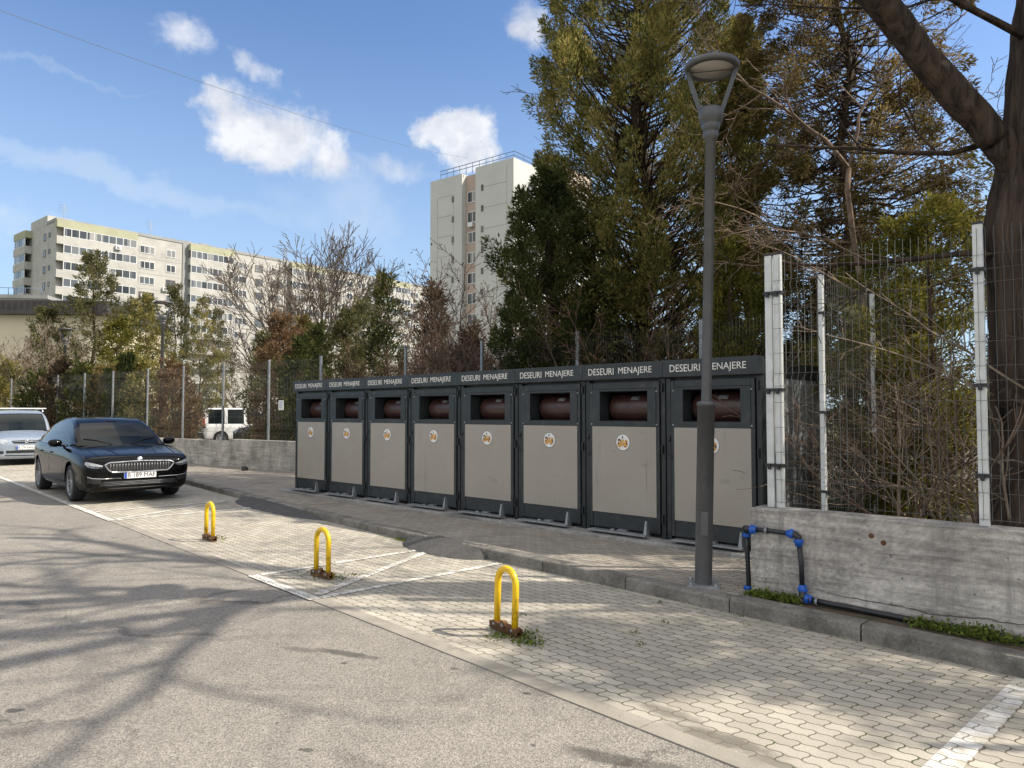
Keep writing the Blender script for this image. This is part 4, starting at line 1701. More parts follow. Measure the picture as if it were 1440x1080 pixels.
# --- black liftback saloon
PS = dict(L=4.69, plan_max=.915, wheels=(.90, 3.59), wr=.325, tw=.215,
          plan=[(0, .66), (.02, .745), (.06, .805), (.14, .85), (.3, .88), (.6, .90), (.9, .908), (2.3, .915), (3.6, .905), (4.2, .86), (4.5, .80), (4.64, .73), (4.69, .66)],
          top=[(0, .70), (.02, .745), (.06, .785), (.16, .825), (.5, .885), (1.0, .955), (1.35, .98), (2.5, 1.0), (4.1, 1.06), (4.5, 1.045), (4.64, .98), (4.69, .86)],
          sh=[(0, .675), (.02, .71), (.06, .745), (.16, .785), (.6, .855), (1.1, .915), (2.5, .95), (4.0, .985), (4.5, .955), (4.64, .88), (4.69, .80)],
          bot=[(0, .27), (.04, .22), (.15, .19), (.6, .185), (4.0, .20), (4.5, .25), (4.69, .36)],
          rim=M['alloy'], spokes=5,
          gh=dict(xs=[1.12 + i * .115 for i in range(30)] + [1.4, 1.95, 2.47, 2.53, 3.32, 3.36, 3.86, 4.46],
                  roof=[(1.12, .96), (1.4, 1.14), (1.7, 1.31), (1.95, 1.41), (2.2, 1.455), (2.6, 1.472), (3.1, 1.455), (3.5, 1.395), (3.9, 1.28), (4.25, 1.14), (4.46, 1.06)],
                  belt=[(1.12, .93), (1.5, .945), (2.5, .962), (3.6, .985), (4.46, 1.01)], peak=2.6,
                  yb=[(1.12, .74), (1.5, .80), (2.5, .838), (3.6, .82), (4.46, .70)], yr=[(1.12, .62), (1.7, .60), (2.6, .60), (3.6, .57), (4.46, .55)],
                  ws=(1.13, 1.97), rw=(3.55, 4.4), side=[(1.62, 2.44), (2.56, 3.30), (3.40, 3.82)]))


def black_saloon():
    t = make_car('black saloon car with chrome framed grille parked in the paved bay', 'car', 'parked_car', M['carblack'], PS)
    body = [c for c in t.children if c.name.startswith('body')][0]
    # grille: black mesh area, chrome rim, vertical slats
    go = [(-.56, .665), (-.48, .70), (0, .715), (.48, .70), (.56, .665), (.50, .575), (.44, .535), (0, .525), (-.44, .535), (-.50, .575)]
    gr = nose_patch(body, smooth_outline(go), .008, M['trim'], 'grille', t)
    so = smooth_outline(go, 4)
    nose_strip(body, so + so[:2], .013, M['chrome'], 'grille_frame', gr, .016)
    for k in range(21):
        y = -.47 + k * .047
        nose_strip(body, [(y, .55), (y, .62), (y, .685)], .0055, M['alloy'], 'slat', gr, .012)
    b = MB()
    ok, loc, nor, idx = body.ray_cast(Vector((-1, 0, .745)), Vector((1, 0, 0)))
    b.lathe([(0, .012), (.036, .012), (.045, .005), (.045, -.02)], 20, Matrix.Translation(loc) @ Matrix.Rotation(-PI / 2 + .3, 4, 'Y'))
    b.build('badge', M['chrome'], t)
    for s in (-1, 1):
        ho = [(s * .585, .655), (s * .70, .69), (s * .815, .722), (s * .835, .69), (s * .80, .635), (s * .70, .612), (s * .60, .615)]
        hl = nose_patch(body, smooth_outline(ho, 4), .007, M['headlight'], 'headlight', t)
        nose_strip(body, [(s * .60, .628), (s * .70, .63), (s * .79, .655)], .009, M['trim'], 'lamp_bar', hl, .012)
        io = [(s * .60, .43), (s * .80, .46), (s * .80, .36), (s * .62, .34)]
        nose_patch(body, smooth_outline(io, 3), .004, M['trim'], 'air_intake', t)
        nose_strip(body, [(s * .805, .47), (s * .74, .445), (s * .60, .432), (s * .30, .428)], .008, M['chrome'], 'bumper_trim', t, .010)
        mirror_part(t, 1.62, .985, 1.0, M['carblack'], s)
        b = MB()
        b.tube([(1.55, s * .825, .952), (2.5, s * .848, .966), (3.6, s * .832, .99), (3.9, s * .80, 1.0)], .008, 5)
        b.build('window_trim', M['chrome'], t)
        for x0 in (1.36, 2.50, 3.34):
            side_line(body, [(x0, .90), (x0 - .02, .7), (x0, .5), (x0 + .05, .3)], s, .004, M['trim'], 'door_gap', t)
        for x0 in (2.28, 3.16):
            b = MB()
            b.cbox(x0, min(s * .895, s * .935), .80, x0 + .20, max(s * .895, s * .935), .825, .008)
            b.build('door_handle', M['carblack'], t)
        side_line(body, [(1.3, .33), (2, .32), (3.15, .34)], s, .010, M['trim'], 'sill', t)
        b = MB()
        b.tube([(1.135, s * .16, .975), (1.25, s * .42, 1.055), (1.29, s * .60, 1.075)], .008, 5)
        b.build('wiper', M['trim'], t)
        b = MB()
        b.lathe([(0, .02), (.02, .016), (.028, 0)], 10, Matrix.Translation((1.0, s * .3, .945)))
        b.build('washer_jet', M['trim'], t)
    lo = [(-.58, .385), (.58, .385), (.64, .30), (-.64, .30)]
    lg = nose_patch(body, smooth_outline(lo, 6), .004, M['trim'], 'lower_grille', t)
    for z in (.365, .342, .318):
        nose_strip(body, [(-.56, z), (-.28, z), (0, z), (.28, z), (.56, z)], .004, M['alloy'], 'slat', lg, .008)
    ok, loc, nor, idx = body.ray_cast(Vector((-1, 0, .47)), Vector((1, 0, 0)))
    number_plate('B 189 MAF', t, (loc.x - .016, 0.0, .475), (0, 0, -PI / 2))
    for s in (-1, 1):
        for y0, y1 in ((.30, .46), (.62, .70)):
            pr = []
            for i in range(9):
                x = .14 + i * .105
                y = s * (y0 + (y1 - y0) * i / 8)
                ok, loc, nor, idx = body.ray_cast(Vector((x, y, 2)), Vector((0, 0, -1)))
                pr.append(loc + Vector((0, 0, .0005)))
            b = MB()
            b.tube(pr, [.002] + [.009] * 7 + [.002], 6)
            b.build('bonnet_crease', M['carblack'], t)
        nose_strip(body, [(s * .83, .60), (s * .86, .48), (s * .84, .36)], .007, M['trim'], 'bumper_edge', t, .002)
    nose_strip(body, [(-.78, .27), (-.4, .255), (0, .25), (.4, .255), (.78, .27)], .016, M['trim'], 'bumper_lip', t, .008)
    # dashboard camera pod, sun strip and paler cabin shapes behind the glass edge
    b = MB()
    b.cbox(1.86, -.09, 1.365, 1.93, .09, 1.40, .01)
    b.build('mirror_pod', M['trim'], t)
    for s in (-1, 1):
        b = MB()
        b.lathe([(0, -.02), (.05, -.02), (.06, .0), (.05, .06), (0, .09)], 10, Matrix.Translation((4.66, s * .62, .86)))
        b.build('tail_light', M['tail'], t)
    return t


HEAD = Vector((.682, -.731, 0))


def park(t, p, L, ang):
    """p = ground point under the front axle centre; ang = direction the car faces"""
    d = Vector((math.cos(ang), math.sin(ang), 0))
    t.rotation_euler = (0, 0, ang + PI)
    t.location = (p.x + d.x * .9, p.y + d.y * .9, p.z)


car = black_saloon()
park(car, Vector((-7.12, 13.40, .004)), 4.69, math.atan2(-.731, .682))

# --- silver people carrier
PZf = dict(L=4.32, plan_max=.87, wheels=(.88, 3.57), wr=.31, tw=.195,
           plan=[(0, .56), (.03, .68), (.1, .76), (.25, .82), (.6, .855), (1.2, .87), (3.4, .87), (4.1, .83), (4.28, .78), (4.32, .72)],
           top=[(0, .70), (.04, .76), (.12, .81), (.4, .90), (.8, .99), (1.05, 1.04), (2, 1.05), (4.1, 1.05), (4.28, .98), (4.32, .9)],
           sh=[(0, .66), (.05, .71), (.15, .76), (.5, .85), (1.0, .93), (2.5, .98), (4.1, .99), (4.28, .92), (4.32, .85)],
           bot=[(0, .26), (.05, .21), (.2, .19), (4.0, .2), (4.32, .3)], rim=M['alloy_l'], spokes=5,
           gh=dict(xs=[.95 + i * .12 for i in range(28)] + [1.75, 2.45, 2.52, 3.4, 3.46, 4.22], roof=[(.95, 1.02), (1.2, 1.2), (1.5, 1.41), (1.75, 1.54), (2.1, 1.62), (2.8, 1.65), (3.5, 1.62), (3.9, 1.55), (4.1, 1.35), (4.22, 1.05)],
                   belt=[(.95, .96), (2.5, 1.0), (4.22, 1.02)], peak=2.6, yb=[(.95, .72), (1.6, .80), (3, .82), (4.22, .76)], yr=[(.95, .64), (1.7, .64), (3, .64), (4.22, .62)],
                   ws=(.96, 1.76), rw=(3.9, 4.18), side=[(1.5, 2.42), (2.55, 3.38), (3.5, 3.9)]))


def people_carrier(label, paint, plate, rack=True):
    t = make_car(label, 'car', 'parked_car', paint, PZf)
    body = [c for c in t.children if c.name.startswith('body')][0]
    go = [(-.38, .735), (0, .755), (.38, .735), (.32, .66), (0, .65), (-.32, .66)]
    gr = nose_patch(body, smooth_outline(go, 5), .008, M['trim'], 'grille', t)
    nose_strip(body, [(-.33, .705), (0, .715), (.33, .705)], .012, paint, 'grille_bar', gr, .016)
    ok, loc, nor, idx = body.ray_cast(Vector((-1, 0, .71)), Vector((1, 0, 0)))
    b = MB()
    b.lathe([(.035, .0), (.045, .01), (.055, 0)], 18, Matrix.Translation(loc + Vector((-.012, 0, 0))) @ Matrix.Rotation(-PI / 2, 4, 'Y'))
    b.tube([loc + Vector((-.02, -.045, .01)), loc + Vector((-.02, .045, -.01))], .007, 4)
    b.build('badge', M['chrome'], t)
    for s in (-1, 1):
        ho = [(s * .46, .665), (s * .50, .765), (s * .66, .79), (s * .755, .77), (s * .765, .67), (s * .70, .635), (s * .54, .635)]
        nose_patch(body, smooth_outline(ho, 4), .008, M['headlight'], 'headlight', t)
        fo = [(s * .56, .36), (s * .72, .36), (s * .72, .44), (s * .56, .44)]
        nose_patch(body, smooth_outline(fo, 3), .004, M['trim'], 'fog_lamp', t)
        mirror_part(t, 1.42, .97, 1.06, paint, s)
        for x0 in (1.3, 2.48, 3.42):
            side_line(body, [(x0, .93), (x0, .7), (x0 + .02, .3)], s, .004, M['trim'], 'door_gap', t)
        b = MB()
        b.tube([(1.05, s * .12, 1.06), (1.2, s * .55, 1.16)], .008, 5)
        b.build('wiper', M['trim'], t)
        if rack:
            b = MB()
            b.tube([(1.95, s * .62, 1.60), (2.1, s * .64, 1.68), (3.6, s * .64, 1.68), (3.8, s * .60, 1.60)], .017, 6)
            b.build('roof_rail', M['chrome'], t)
    if rack:
        for x in (2.3, 3.2):
            b = MB()
            b.cbox(x - .03, -.76, 1.685, x + .03, .76, 1.72, .008)
            b.build('roof_bar', M['bframe'], t)
    lo = [(-.50, .45), (.50, .45), (.50, .37), (-.50, .37)]
    nose_patch(body, smooth_outline(lo, 5), .005, M['trim'], 'lower_grille', t)
    nose_strip(body, [(-.78, .335), (-.5, .31), (0, .30), (.5, .31), (.78, .335)], .014, M['trim'], 'bumper_lip', t, .006)
    ok, loc, nor, idx = body.ray_cast(Vector((-1, 0, .53)), Vector((1, 0, 0)))
    if plate:
        number_plate(plate, t, (loc.x - .016, 0, .53), (0, 0, -PI / 2))
    return t


z1 = people_carrier('silver blue people carrier with white roof bars parked behind the black car', M['carsilver'], 'B 79 MNX')
park(z1, Vector((-15.0, 22.3, .0)), 4.3, R(-50))
z2 = people_carrier('silver car at the left edge, mostly hidden behind the one with roof bars', M['carsilver'], None, False)
park(z2, Vector((-20.4, 28.4, 0)), 4.3, R(-50))

# --- white van seen from behind through the fence
PV = dict(L=4.4, plan_max=.89, wheels=(.85, 3.55), wr=.31, tw=.2,
          plan=[(0, .56), (.04, .7), (.15, .78), (.4, .85), (1.0, .88), (4.2, .89), (4.37, .875), (4.4, .85)],
          top=[(0, .72), (.05, .80), (.2, .90), (.6, 1.0), (.95, 1.07), (4.2, 1.08), (4.4, 1.06)],
          sh=[(0, .68), (.06, .75), (.2, .84), (.6, .92), (1.0, .99), (4.3, 1.03), (4.4, 1.0)],
          bot=[(0, .28), (.1, .22), (4.2, .24), (4.4, .32)], rim=M['alloy_l'], spokes=6,
          gh=dict(xs=[.9 + i * .13 for i in range(26)] + [1.7, 2.32, 2.4, 3.3, 3.38, 4.16, 4.3, 4.36, 4.39], roof=[(.9, 1.04), (1.2, 1.28), (1.5, 1.52), (1.7, 1.66), (2.0, 1.76), (2.6, 1.81), (4.2, 1.80), (4.3, 1.74), (4.36, 1.5), (4.39, 1.06)],
                  belt=[(.9, 1.0), (4.39, 1.04)], peak=2.6, yb=[(.9, .74), (1.6, .83), (4.39, .84)], yr=[(.9, .68), (1.7, .70), (4.39, .72)],
                  ws=(.92, 1.7), rw=(4.32, 4.38), side=[(1.4, 2.28), (2.44, 3.26), (3.42, 4.12)]))


def van(label, paint, nm, cat, P=None):
    t = make_car(label, cat, nm, paint, P or PV, 'vehicles parked behind the fence')
    for s in (-1, 1):
        b = MB()
        b.cbox(4.30, s * .84 - .05, .85, 4.415, s * .84 + .05, 1.32, .02)
        b.build('tail_light', M['tail'], t)
        mirror_part(t, 1.3, .99, 1.1, M['trim'], s)
        b = MB()
        b.cbox(4.39, s * .40 - .30, 1.12, 4.41, s * .40 + .30, 1.62, .02)
        b.build('rear_window', M['carglass'], t)
    b = MB()
    b.cbox(4.33, -.86, .30, 4.45, .86, .56, .03)
    b.build('rear_bumper', M['trim'], t)
    b = MB()
    b.cbox(4.40, -.01, .58, 4.412, .01, 1.7, .003)
    b.build('door_gap', M['trim'], t)
    number_plate('', t, (4.42, .3, .74), (0, 0, PI / 2)) if False else None
    b = MB()
    b.cbox(4.40, .12, .68, 4.415, .62, .79, .003)
    b.build('number_plate', M['plate'], t)
    return t


v = van('white van seen from behind through the fence posts', M['carwhite'], 'parked_van', 'van')
park(v, Vector((-12.6, 38.2, 0)), 4.4, R(30))
rc = people_carrier('dark red car far behind the fence beside the white van', M['carred'], None, False)
rc['group'] = 'vehicles parked behind the fence'
park(rc, Vector((-20.2, 45.0, 0)), 4.3, R(-70))
dk = people_carrier('dark grey car in front of the white van behind the low wall', M['cardark'], None, False)
dk['group'] = 'vehicles parked behind the fence'
park(dk, Vector((-11.7, 33.0, 0)), 4.3, R(200))
# ------------------------------------------------------------------ plants


def fast_mesh(name, V, F, m):
    """quad mesh from numpy arrays"""
    me = bpy.data.meshes.new(name)
    me.vertices.add(len(V))
    me.vertices.foreach_set('co', V.astype(np.float32).ravel())
    me.loops.add(F.size)
    me.loops.foreach_set('vertex_index', F.astype(np.int32).ravel())
    me.polygons.add(len(F))
    me.polygons.foreach_set('loop_start', np.arange(0, F.size, F.shape[1], dtype=np.int32))
    me.materials.append(m)
    me.update(calc_edges=True)
    return me


def norm(a):
    return a / np.maximum(1e-9, np.linalg.norm(a, axis=1))[:, None]


def leaf_quads(P, D, L, Wd, g):
    """one kite shaped leaf per point"""
    n = len(P)
    D = norm(D)
    S_ = norm(np.cross(D, g.normal(size=(n, 3))))
    L, Wd = np.asarray(L).reshape(-1, 1), np.asarray(Wd).reshape(-1, 1)
    V = np.empty((n, 4, 3))
    V[:, 0] = P
    V[:, 1] = P + D * L * .55 + S_ * Wd
    V[:, 2] = P + D * L
    V[:, 3] = P + D * L * .55 - S_ * Wd
    return V.reshape(-1, 3)


def quad_faces(n):
    return np.arange(n * 4).reshape(-1, 4)


def wob_path(rr, p, q, n, amp):
    p, q = Vector(p), Vector(q)
    out = [p]
    for i in range(1, n):
        t_ = i / n
        out.append(p.lerp(q, t_) + Vector((rr.uniform(-1, 1), rr.uniform(-1, 1), rr.uniform(-.5, .5))) * amp * math.sin(PI * t_) ** .5)
    return out + [q]


def conifer(label, loc, H, env, ncl, nleaf, csz, lsz, lm, seed, tr=.12, up=.9, cat='tree', name='conifer_tree', group=None, z0=.04, tilt=(0, 0), gap=.0, lean=1.0, bare=0, solid=.5):
    """trunk with limbs, and a crown of plume shaped leaf clumps standing on the limbs; env = [(height fraction, radius)]"""
    rr = random.Random(seed)
    g = np.random.default_rng(seed)
    t = thing(name, label, cat, loc, rr.uniform(0, 6.28), group)
    b = MB()
    top = Vector((tilt[0], tilt[1], H * .97))
    tp = wob_path(rr, (0, 0, -.2), top, 9, H * .012)
    b.tube(tp, [tr * (1 - .92 * i / 9) for i in range(10)], 8)

    def trunk_at(f):
        f = max(0, min(.999, f)) * 9
        i = int(f)
        return tp[i].lerp(tp[i + 1], f - i)
    Ps, Ds = [], []
    for i in range(ncl):
        f = z0 + (1 - z0) * ((i + rr.random()) / ncl) ** 1.12
        rad = interp(env, f)
        a = rr.uniform(0, 2 * PI)
        q = rr.random()
        k = (solid + (1 - solid) * math.sqrt(q)) if rr.random() > .12 else .3
        lump = 1 + .22 * math.sin(a * 3 + f * 9 + seed) + .15 * math.sin(a * 5 - f * 17)
        if gap and math.sin(a * 2.3 + f * 13 + seed * 1.7) * math.cos(f * 23 + a) > 1 - gap:
            continue
        c = trunk_at(f) + Vector((math.cos(a), math.sin(a), 0)) * rad * k * lump
        out = Vector((math.cos(a), math.sin(a), 0))
        s = trunk_at(max(.02, f - (.35 + .3 * rr.random()) * rad * k / H * up - .02))
        if rr.random() < .65 or k > .7:
            mid = s.lerp(c, .5) + Vector((0, 0, -.08 * rad))
            b.tube([s, mid, c], [tr * .16 * (1.1 - f * .6), tr * .11 * (1.1 - f * .6), tr * .035], 4, False)
        d = (out * rr.uniform(.5, 1.0) + Vector((0, 0, up)) + Vector((rr.uniform(-.4, .4), rr.uniform(-.4, .4), rr.uniform(-.3, .3))))
        d.normalize()
        sz = csz * rr.uniform(.6, 1.35) * (1 - .35 * f)
        n = int(nleaf * rr.uniform(.6, 1.3))
        u = g.random(n) ** .8
        wide = np.sin(np.pi * (.12 + .85 * u)) ** .7
        off = norm(g.normal(size=(n, 3))) * (g.random((n, 1)) ** .5) * (sz * .42 * wide)[:, None]
        dv = np.array(d)
        P = np.array(c)[None] + dv[None] * ((u - .35) * sz)[:, None] + off
        D = norm(dv[None] * 1.0 + norm(off) * .75 + g.normal(size=(n, 3)) * .35)
        Ps.append(P)
        Ds.append(D)
    P, D = np.concatenate(Ps), np.concatenate(Ds)
    n = len(P)
    V = leaf_quads(P, D, lsz * g.uniform(.6, 1.4, n), lsz * .135 * g.uniform(.7, 1.4, n), g)
    for i in range(bare):
        f = rr.uniform(.1, .8)
        a = rr.uniform(0, 6.28)
        s = trunk_at(f)
        e = s + Vector((math.cos(a), math.sin(a), rr.uniform(.1, .9))) * interp(env, f) * rr.uniform(.7, 1.25)
        b.tube(wob_path(rr, s, e, 4, .12), [.012, .01, .008, .006, .003], 3, False)
    b.build('trunk', M['bark_c'], t)
    link('crown', fast_mesh('crown', V, quad_faces(n), lm), t)
    return t


def grow(b, rr, p, d, L, r, lvl, cfg, tips, segs=None):
    """one branch and, recursively, its children"""
    n = max(3, int(L / cfg['seg']))
    pts, rad = [p.copy()], [r]
    end = cfg.get('end', .45)
    d = d.normalized()
    for i in range(n):
        d = (d + Vector((rr.gauss(0, 1), rr.gauss(0, 1), rr.gauss(0, 1))) * cfg['wob'] + Vector((0, 0, cfg['up'])) * (1 if lvl > 0 else .3)).normalized()
        p = p + d * (L / n)
        pts.append(p.copy())
        rad.append(max(cfg['rmin'], r * (1 - (1 - end) * (i + 1) / n)))
    b.tube(pts, rad, 8 if r > .06 else (5 if r > .018 else 3), lvl == 0)
    tips.append((p, d, lvl))
    if lvl >= cfg['lev']:
        return
    k = cfg['kids'][lvl]
    a0 = rr.uniform(0, 6.28)
    for j in range(k):
        f = cfg['start'][lvl] + (1 - cfg['start'][lvl]) * (j + rr.random() * .8) / k
        i = min(n - 1, int(f * n))
        q = pts[i].lerp(pts[i + 1], f * n - i)
        ax = (pts[i + 1] - pts[i]).normalized()
        o = ax.orthogonal().normalized()
        o.rotate(Matrix.Rotation(a0 + j * 2.4 + rr.uniform(-.5, .5), 3, ax))
        ang = R(rr.uniform(*cfg['ang']))
        nd = ax * math.cos(ang) + o * math.sin(ang)
        grow(b, rr, q, nd, L * cfg['ratio'] * rr.uniform(.7, 1.2) * (1.15 - .5 * f), max(cfg['rmin'], rad[i] * cfg['rr']), lvl + 1, cfg, tips)


CFG_TREE = dict(seg=.35, wob=.11, up=.06, lev=4, kids=[6, 6, 5, 4], start=[.35, .3, .25, .2], ang=(28, 58), ratio=.58, rr=.58, rmin=.0035, end=.35)
CFG_SAP = dict(seg=.25, wob=.07, up=.05, lev=2, kids=[20, 6], start=[.2, .2], ang=(30, 60), ratio=.28, rr=.5, rmin=.0062, end=.3)
CFG_SHR = dict(seg=.16, wob=.16, up=.015, lev=2, kids=[6, 4], start=[.25, .2], ang=(25, 65), ratio=.55, rr=.62, rmin=.0026, end=.4)


def scatter_leaves(tips, n, size, spread, lm, parent, seed, droop=-.2, lv=1, name='leaves'):
    g = np.random.default_rng(seed)
    T = [np.array(p) for p, d, l in tips if l >= lv]
    if not T:
        return
    idx = g.integers(0, len(T), n)
    P = np.array(T)[idx] + g.normal(size=(n, 3)) * spread
    D = g.normal(size=(n, 3)) + np.array([0, 0, droop])
    V = leaf_quads(P, D, size * g.uniform(.5, 1.5, n), size * .28 * g.uniform(.6, 1.4, n), g)
    link(name, fast_mesh(name, V, quad_faces(n), lm), parent)


def bare_tree(label, loc, H, r, cfg, seed, m='bark_g', d=(0, 0, 1), cat='tree', name='bare_tree', group=None, leaves=None, trunks=1, spread=.25):
    rr = random.Random(seed)
    t = thing(name, label, cat, loc, 0, group)
    b = MB()
    tips = []
    for k in range(trunks):
        dd = Vector(d) + (Vector((math.cos(k * 2.1 + seed), math.sin(k * 2.1 + seed), 0)) * spread * (1 if trunks > 1 else 0))
        grow(b, rr, Vector((rr.uniform(-.05, .05) * trunks, rr.uniform(-.05, .05) * trunks, -.1)), dd, H * rr.uniform(.85, 1.0) if trunks > 1 else H, r, 0, cfg, tips)
    b.build('branches', M[m], t)
    if leaves:
        scatter_leaves(tips, leaves[0], leaves[1], leaves[2], M[leaves[3]], t, seed)
    return t


GZ = .09
# ---- large evergreens behind the cabinets
conifer('tall olive green evergreen with a tapering crown behind the near lamp post', dp(905, 14.6, GZ), 14.0,
        [(0, .6), (.08, 1.3), (.22, 2.1), (.42, 2.2), (.6, 2.0), (.8, 1.6), (1, .2)], 900, 300, .74, .095, M['olive'], 11, .2, 1.0, gap=.14, bare=70, z0=.10)
conifer('dark green bushy evergreen left of the tall olive one, in front of the tower block', dp(774, 13.6, GZ), 6.05,
        [(0, .4), (.2, .6), (.45, 1.0), (.62, 1.0), (.8, .78), (1, .15)], 230, 260, .60, .092, M['darkgreen'], 12, .12, .9, gap=.06, z0=.22)
conifer('broad brownish evergreen with loose hanging clumps at right', dp(1195, 12.2, GZ), 11.4,
        [(0, .3), (.2, .9), (.4, 1.75), (.58, 1.95), (.75, 1.55), (.9, .8), (1, .2)], 640, 260, .60, .082, M['brownleaf'], 13, .15, -.15, gap=.33, bare=140, z0=.20, solid=.35)
conifer('slim olive evergreen between the lamp post and the broad brownish tree', dp(1055, 13.2, GZ), 8.8,
        [(0, .5), (.2, .95), (.45, .95), (.7, .62), (1, .1)], 220, 220, .55, .10, M['olive'], 14, .11, 1.0, gap=.12, bare=20, z0=.12)
conifer('golden green thuja low beside the corner fence post', dp(1030, 11.3, GZ), 4.2,
        [(0, .4), (.3, .62), (.7, .5), (1, .1)], 115, 200, .42, .085, M['gold'], 15, .07, 1.2, z0=.08)
conifer('low golden green thuja behind the mesh fence at right', dp(1310, 8.0, .4), 3.5,
        [(0, .7), (.3, 1.0), (.65, .8), (1, .15)], 160, 220, .42, .062, M['gold'], 16, .07, .7, z0=.05)
conifer('second golden thuja deeper behind the mesh fence', dp(1225, 10.4, GZ), 3.9,
        [(0, .7), (.4, .9), (.75, .6), (1, .1)], 140, 190, .45, .075, M['gold'], 17, .07, .8, z0=.05)
conifer('evergreen beyond the right trunk', dp(1540, 10.5, GZ), 8.0,
        [(0, .8), (.3, 1.7), (.6, 1.5), (1, .2)], 240, 100, .65, .12, M['olive'], 18, .14, .6, gap=.2, z0=.1)
conifer('evergreen shading the wall from beyond the right edge', Vector((7.8, 4.5, .4)), 6.8,
        [(0, .8), (.3, 1.4), (.65, 1.4), (.85, .9), (1, .15)], 260, 110, .65, .12, M['gold'], 19, .1, .7, gap=.12, z0=.08)

conifer('small yellow green thuja low in the corner behind the mesh fence', dp(1262, 8.9, .3), 2.5,
        [(0, .6), (.4, .75), (.75, .5), (1, .1)], 110, 190, .40, .07, M['gold'], 23, .05, .8, z0=.05)
# ---- evergreens and thin trees behind the back fence, left to right
mid = [
    (545, 21, 5.6, .62, 'darkgreen', 'slim dark evergreen rising behind the third cabinet from the left', .5),
    (606, 19.5, 5.0, .48, 'deadleaf', 'narrow brown withered evergreen left of the tower block', .6),
    (486, 22, 4.6, .80, 'midgreen', 'grey green bushy evergreen behind the second cabinet from the left', .5),
    (447, 23, 4.3, .75, 'darkgreen', 'dark low evergreen behind the leftmost cabinet', .5),
    (395, 23, 4.6, .85, 'rustleaf', 'russet brown thuja beside the leftmost cabinet', .7),
    (372, 25, 4.2, .6, 'midgreen', 'grey green evergreen above the fence right of the far lamp', .5),
    (305, 46, 8.2, 1.4, 'midgreen', 'thin grey green tree against the apartment block', .5),
    (245, 32, 7.2, 1.15, 'midgreen', 'pointed grey green evergreen just right of the far lamp post', .5),
    (203, 29, 6.3, 1.25, 'olive', 'olive evergreen just left of the far lamp post', .5),
    (163, 27, 5.0, 1.0, 'gold', 'golden evergreen behind the black car', .6),
    (178, 38, 7.6, 1.5, 'midgreen', 'muted grey green tree at the end of the low cream building', .4),
    (282, 44, 8.6, 1.5, 'olive', 'olive tree far behind the white van', .4),
    (425, 28, 5.2, 1.0, 'brownleaf', 'bronze bushy evergreen at the foot of the bare spreading tree', .5),
    (510, 25, 5.4, .9, 'midgreen', 'grey green tree between two dark slim evergreens', .5),
    (62, 33, 6.4, 1.25, 'midgreen', 'grey green tree at left in front of the cream wall', .4),
    (8, 30, 3.6, .8, 'olive', 'small olive bush tree at the left edge', .5),
    (660, 17.5, 3.6, .45, 'deadleaf', 'withered brown evergreen behind the fourth cabinet from the left', .5),
    (838, 15.5, 4.4, .8, 'brownleaf', 'bronze evergreen undergrowth beneath the tall olive tree', .6)]
for k, (u, D, H, rad, m, l, so) in enumerate(mid):
    conifer(l, dp(u, D, GZ), H, [(0, rad * .7), (.25, rad), (.55, rad * .85), (.8, rad * .5), (1, .06)], int(85 + rad * 80), 70, .62, .135, M[m], 40 + k, .06, .7, gap=.32 if m in ('midgreen', 'deadleaf') else .26, bare=45, z0=.05, solid=so * .6, group='evergreens behind the fence')
conifer('tall loose grey green tree in front of the apartment block corner', dp(128, 34, GZ), 9.2,
        [(0, .2), (.25, .9), (.45, 1.9), (.62, 1.7), (.8, 1.0), (1, .15)], 210, 70, .75, .17, M['midgreen'], 60, .12, .6, gap=.32, bare=40, z0=.25, solid=.3)

# ---- hedge of thujas standing behind the left fence
kinds = ['darkgreen', 'deadleaf', 'darkgreen', 'brownleaf', 'darkgreen', 'olive', 'rustleaf', 'darkgreen']
hl = ['dark hedge thuja far left behind the fence', 'brown dry hedge thuja left of the far lamp', 'dark hedge thuja behind the silver cars', 'bronze hedge thuja behind the black car', 'dark green hedge thuja over the black car roof', 'olive hedge thuja near the far lamp post', 'russet dry hedge thuja right of the far lamp post', 'dark hedge thuja close to the white van']
hu = [60, 100, 128, 165, 190, 215, 243, 400]
hu = [52, 84, 116, 150, 176, 205, 243, 425]
for k, u in enumerate(hu):
    D = 27.6 - (u - 50) * .0195
    conifer(hl[k], dp(u, D, GZ), 3.0 + (k * 37 % 10) * .06, [(0, .55), (.4, .62), (.8, .45), (1, .1)], 90, 80, .5, .14, M[kinds[k]], 80 + k, .06, 1.1, name='hedge_thuja', group='thujas in the hedge behind the left fence', z0=.02)

# ---- the big bare tree in the left middle distance
cfg = dict(CFG_TREE)
cfg.update(seg=.5, ang=(20, 46), up=.10, lev=4, kids=[7, 6, 5, 4], start=[.10, .25, .2, .2], ratio=.62, rmin=.012, end=.3)
bare_tree('bare spreading tree before the apartment block', dp(432, 33, GZ), 7.6, .15, cfg, 5, 'bark_g', (.0, 0, 1), trunks=3, spread=.36)
cfg2 = dict(cfg)
cfg2.update(kids=[6, 5, 4, 3], rmin=.009)
bare_tree('leafless scrub tree beyond the white van', dp(350, 47, GZ), 6.0, .09, cfg2, 8, 'twig_p', trunks=3, spread=.6, group='leafless small trees')
bare_tree('leafless pale scrub tree left of the tower block', dp(520, 30, GZ), 5.0, .07, cfg2, 9, 'twig_p', trunks=2, spread=.35, group='leafless small trees')
bare_tree('leafless scrub tree in front of the cream wall', dp(36, 31, GZ), 4.0, .07, cfg2, 19, 'twig_p', trunks=3, spread=.4, group='leafless small trees', leaves=(300, .10, .2, 'midgreen'))

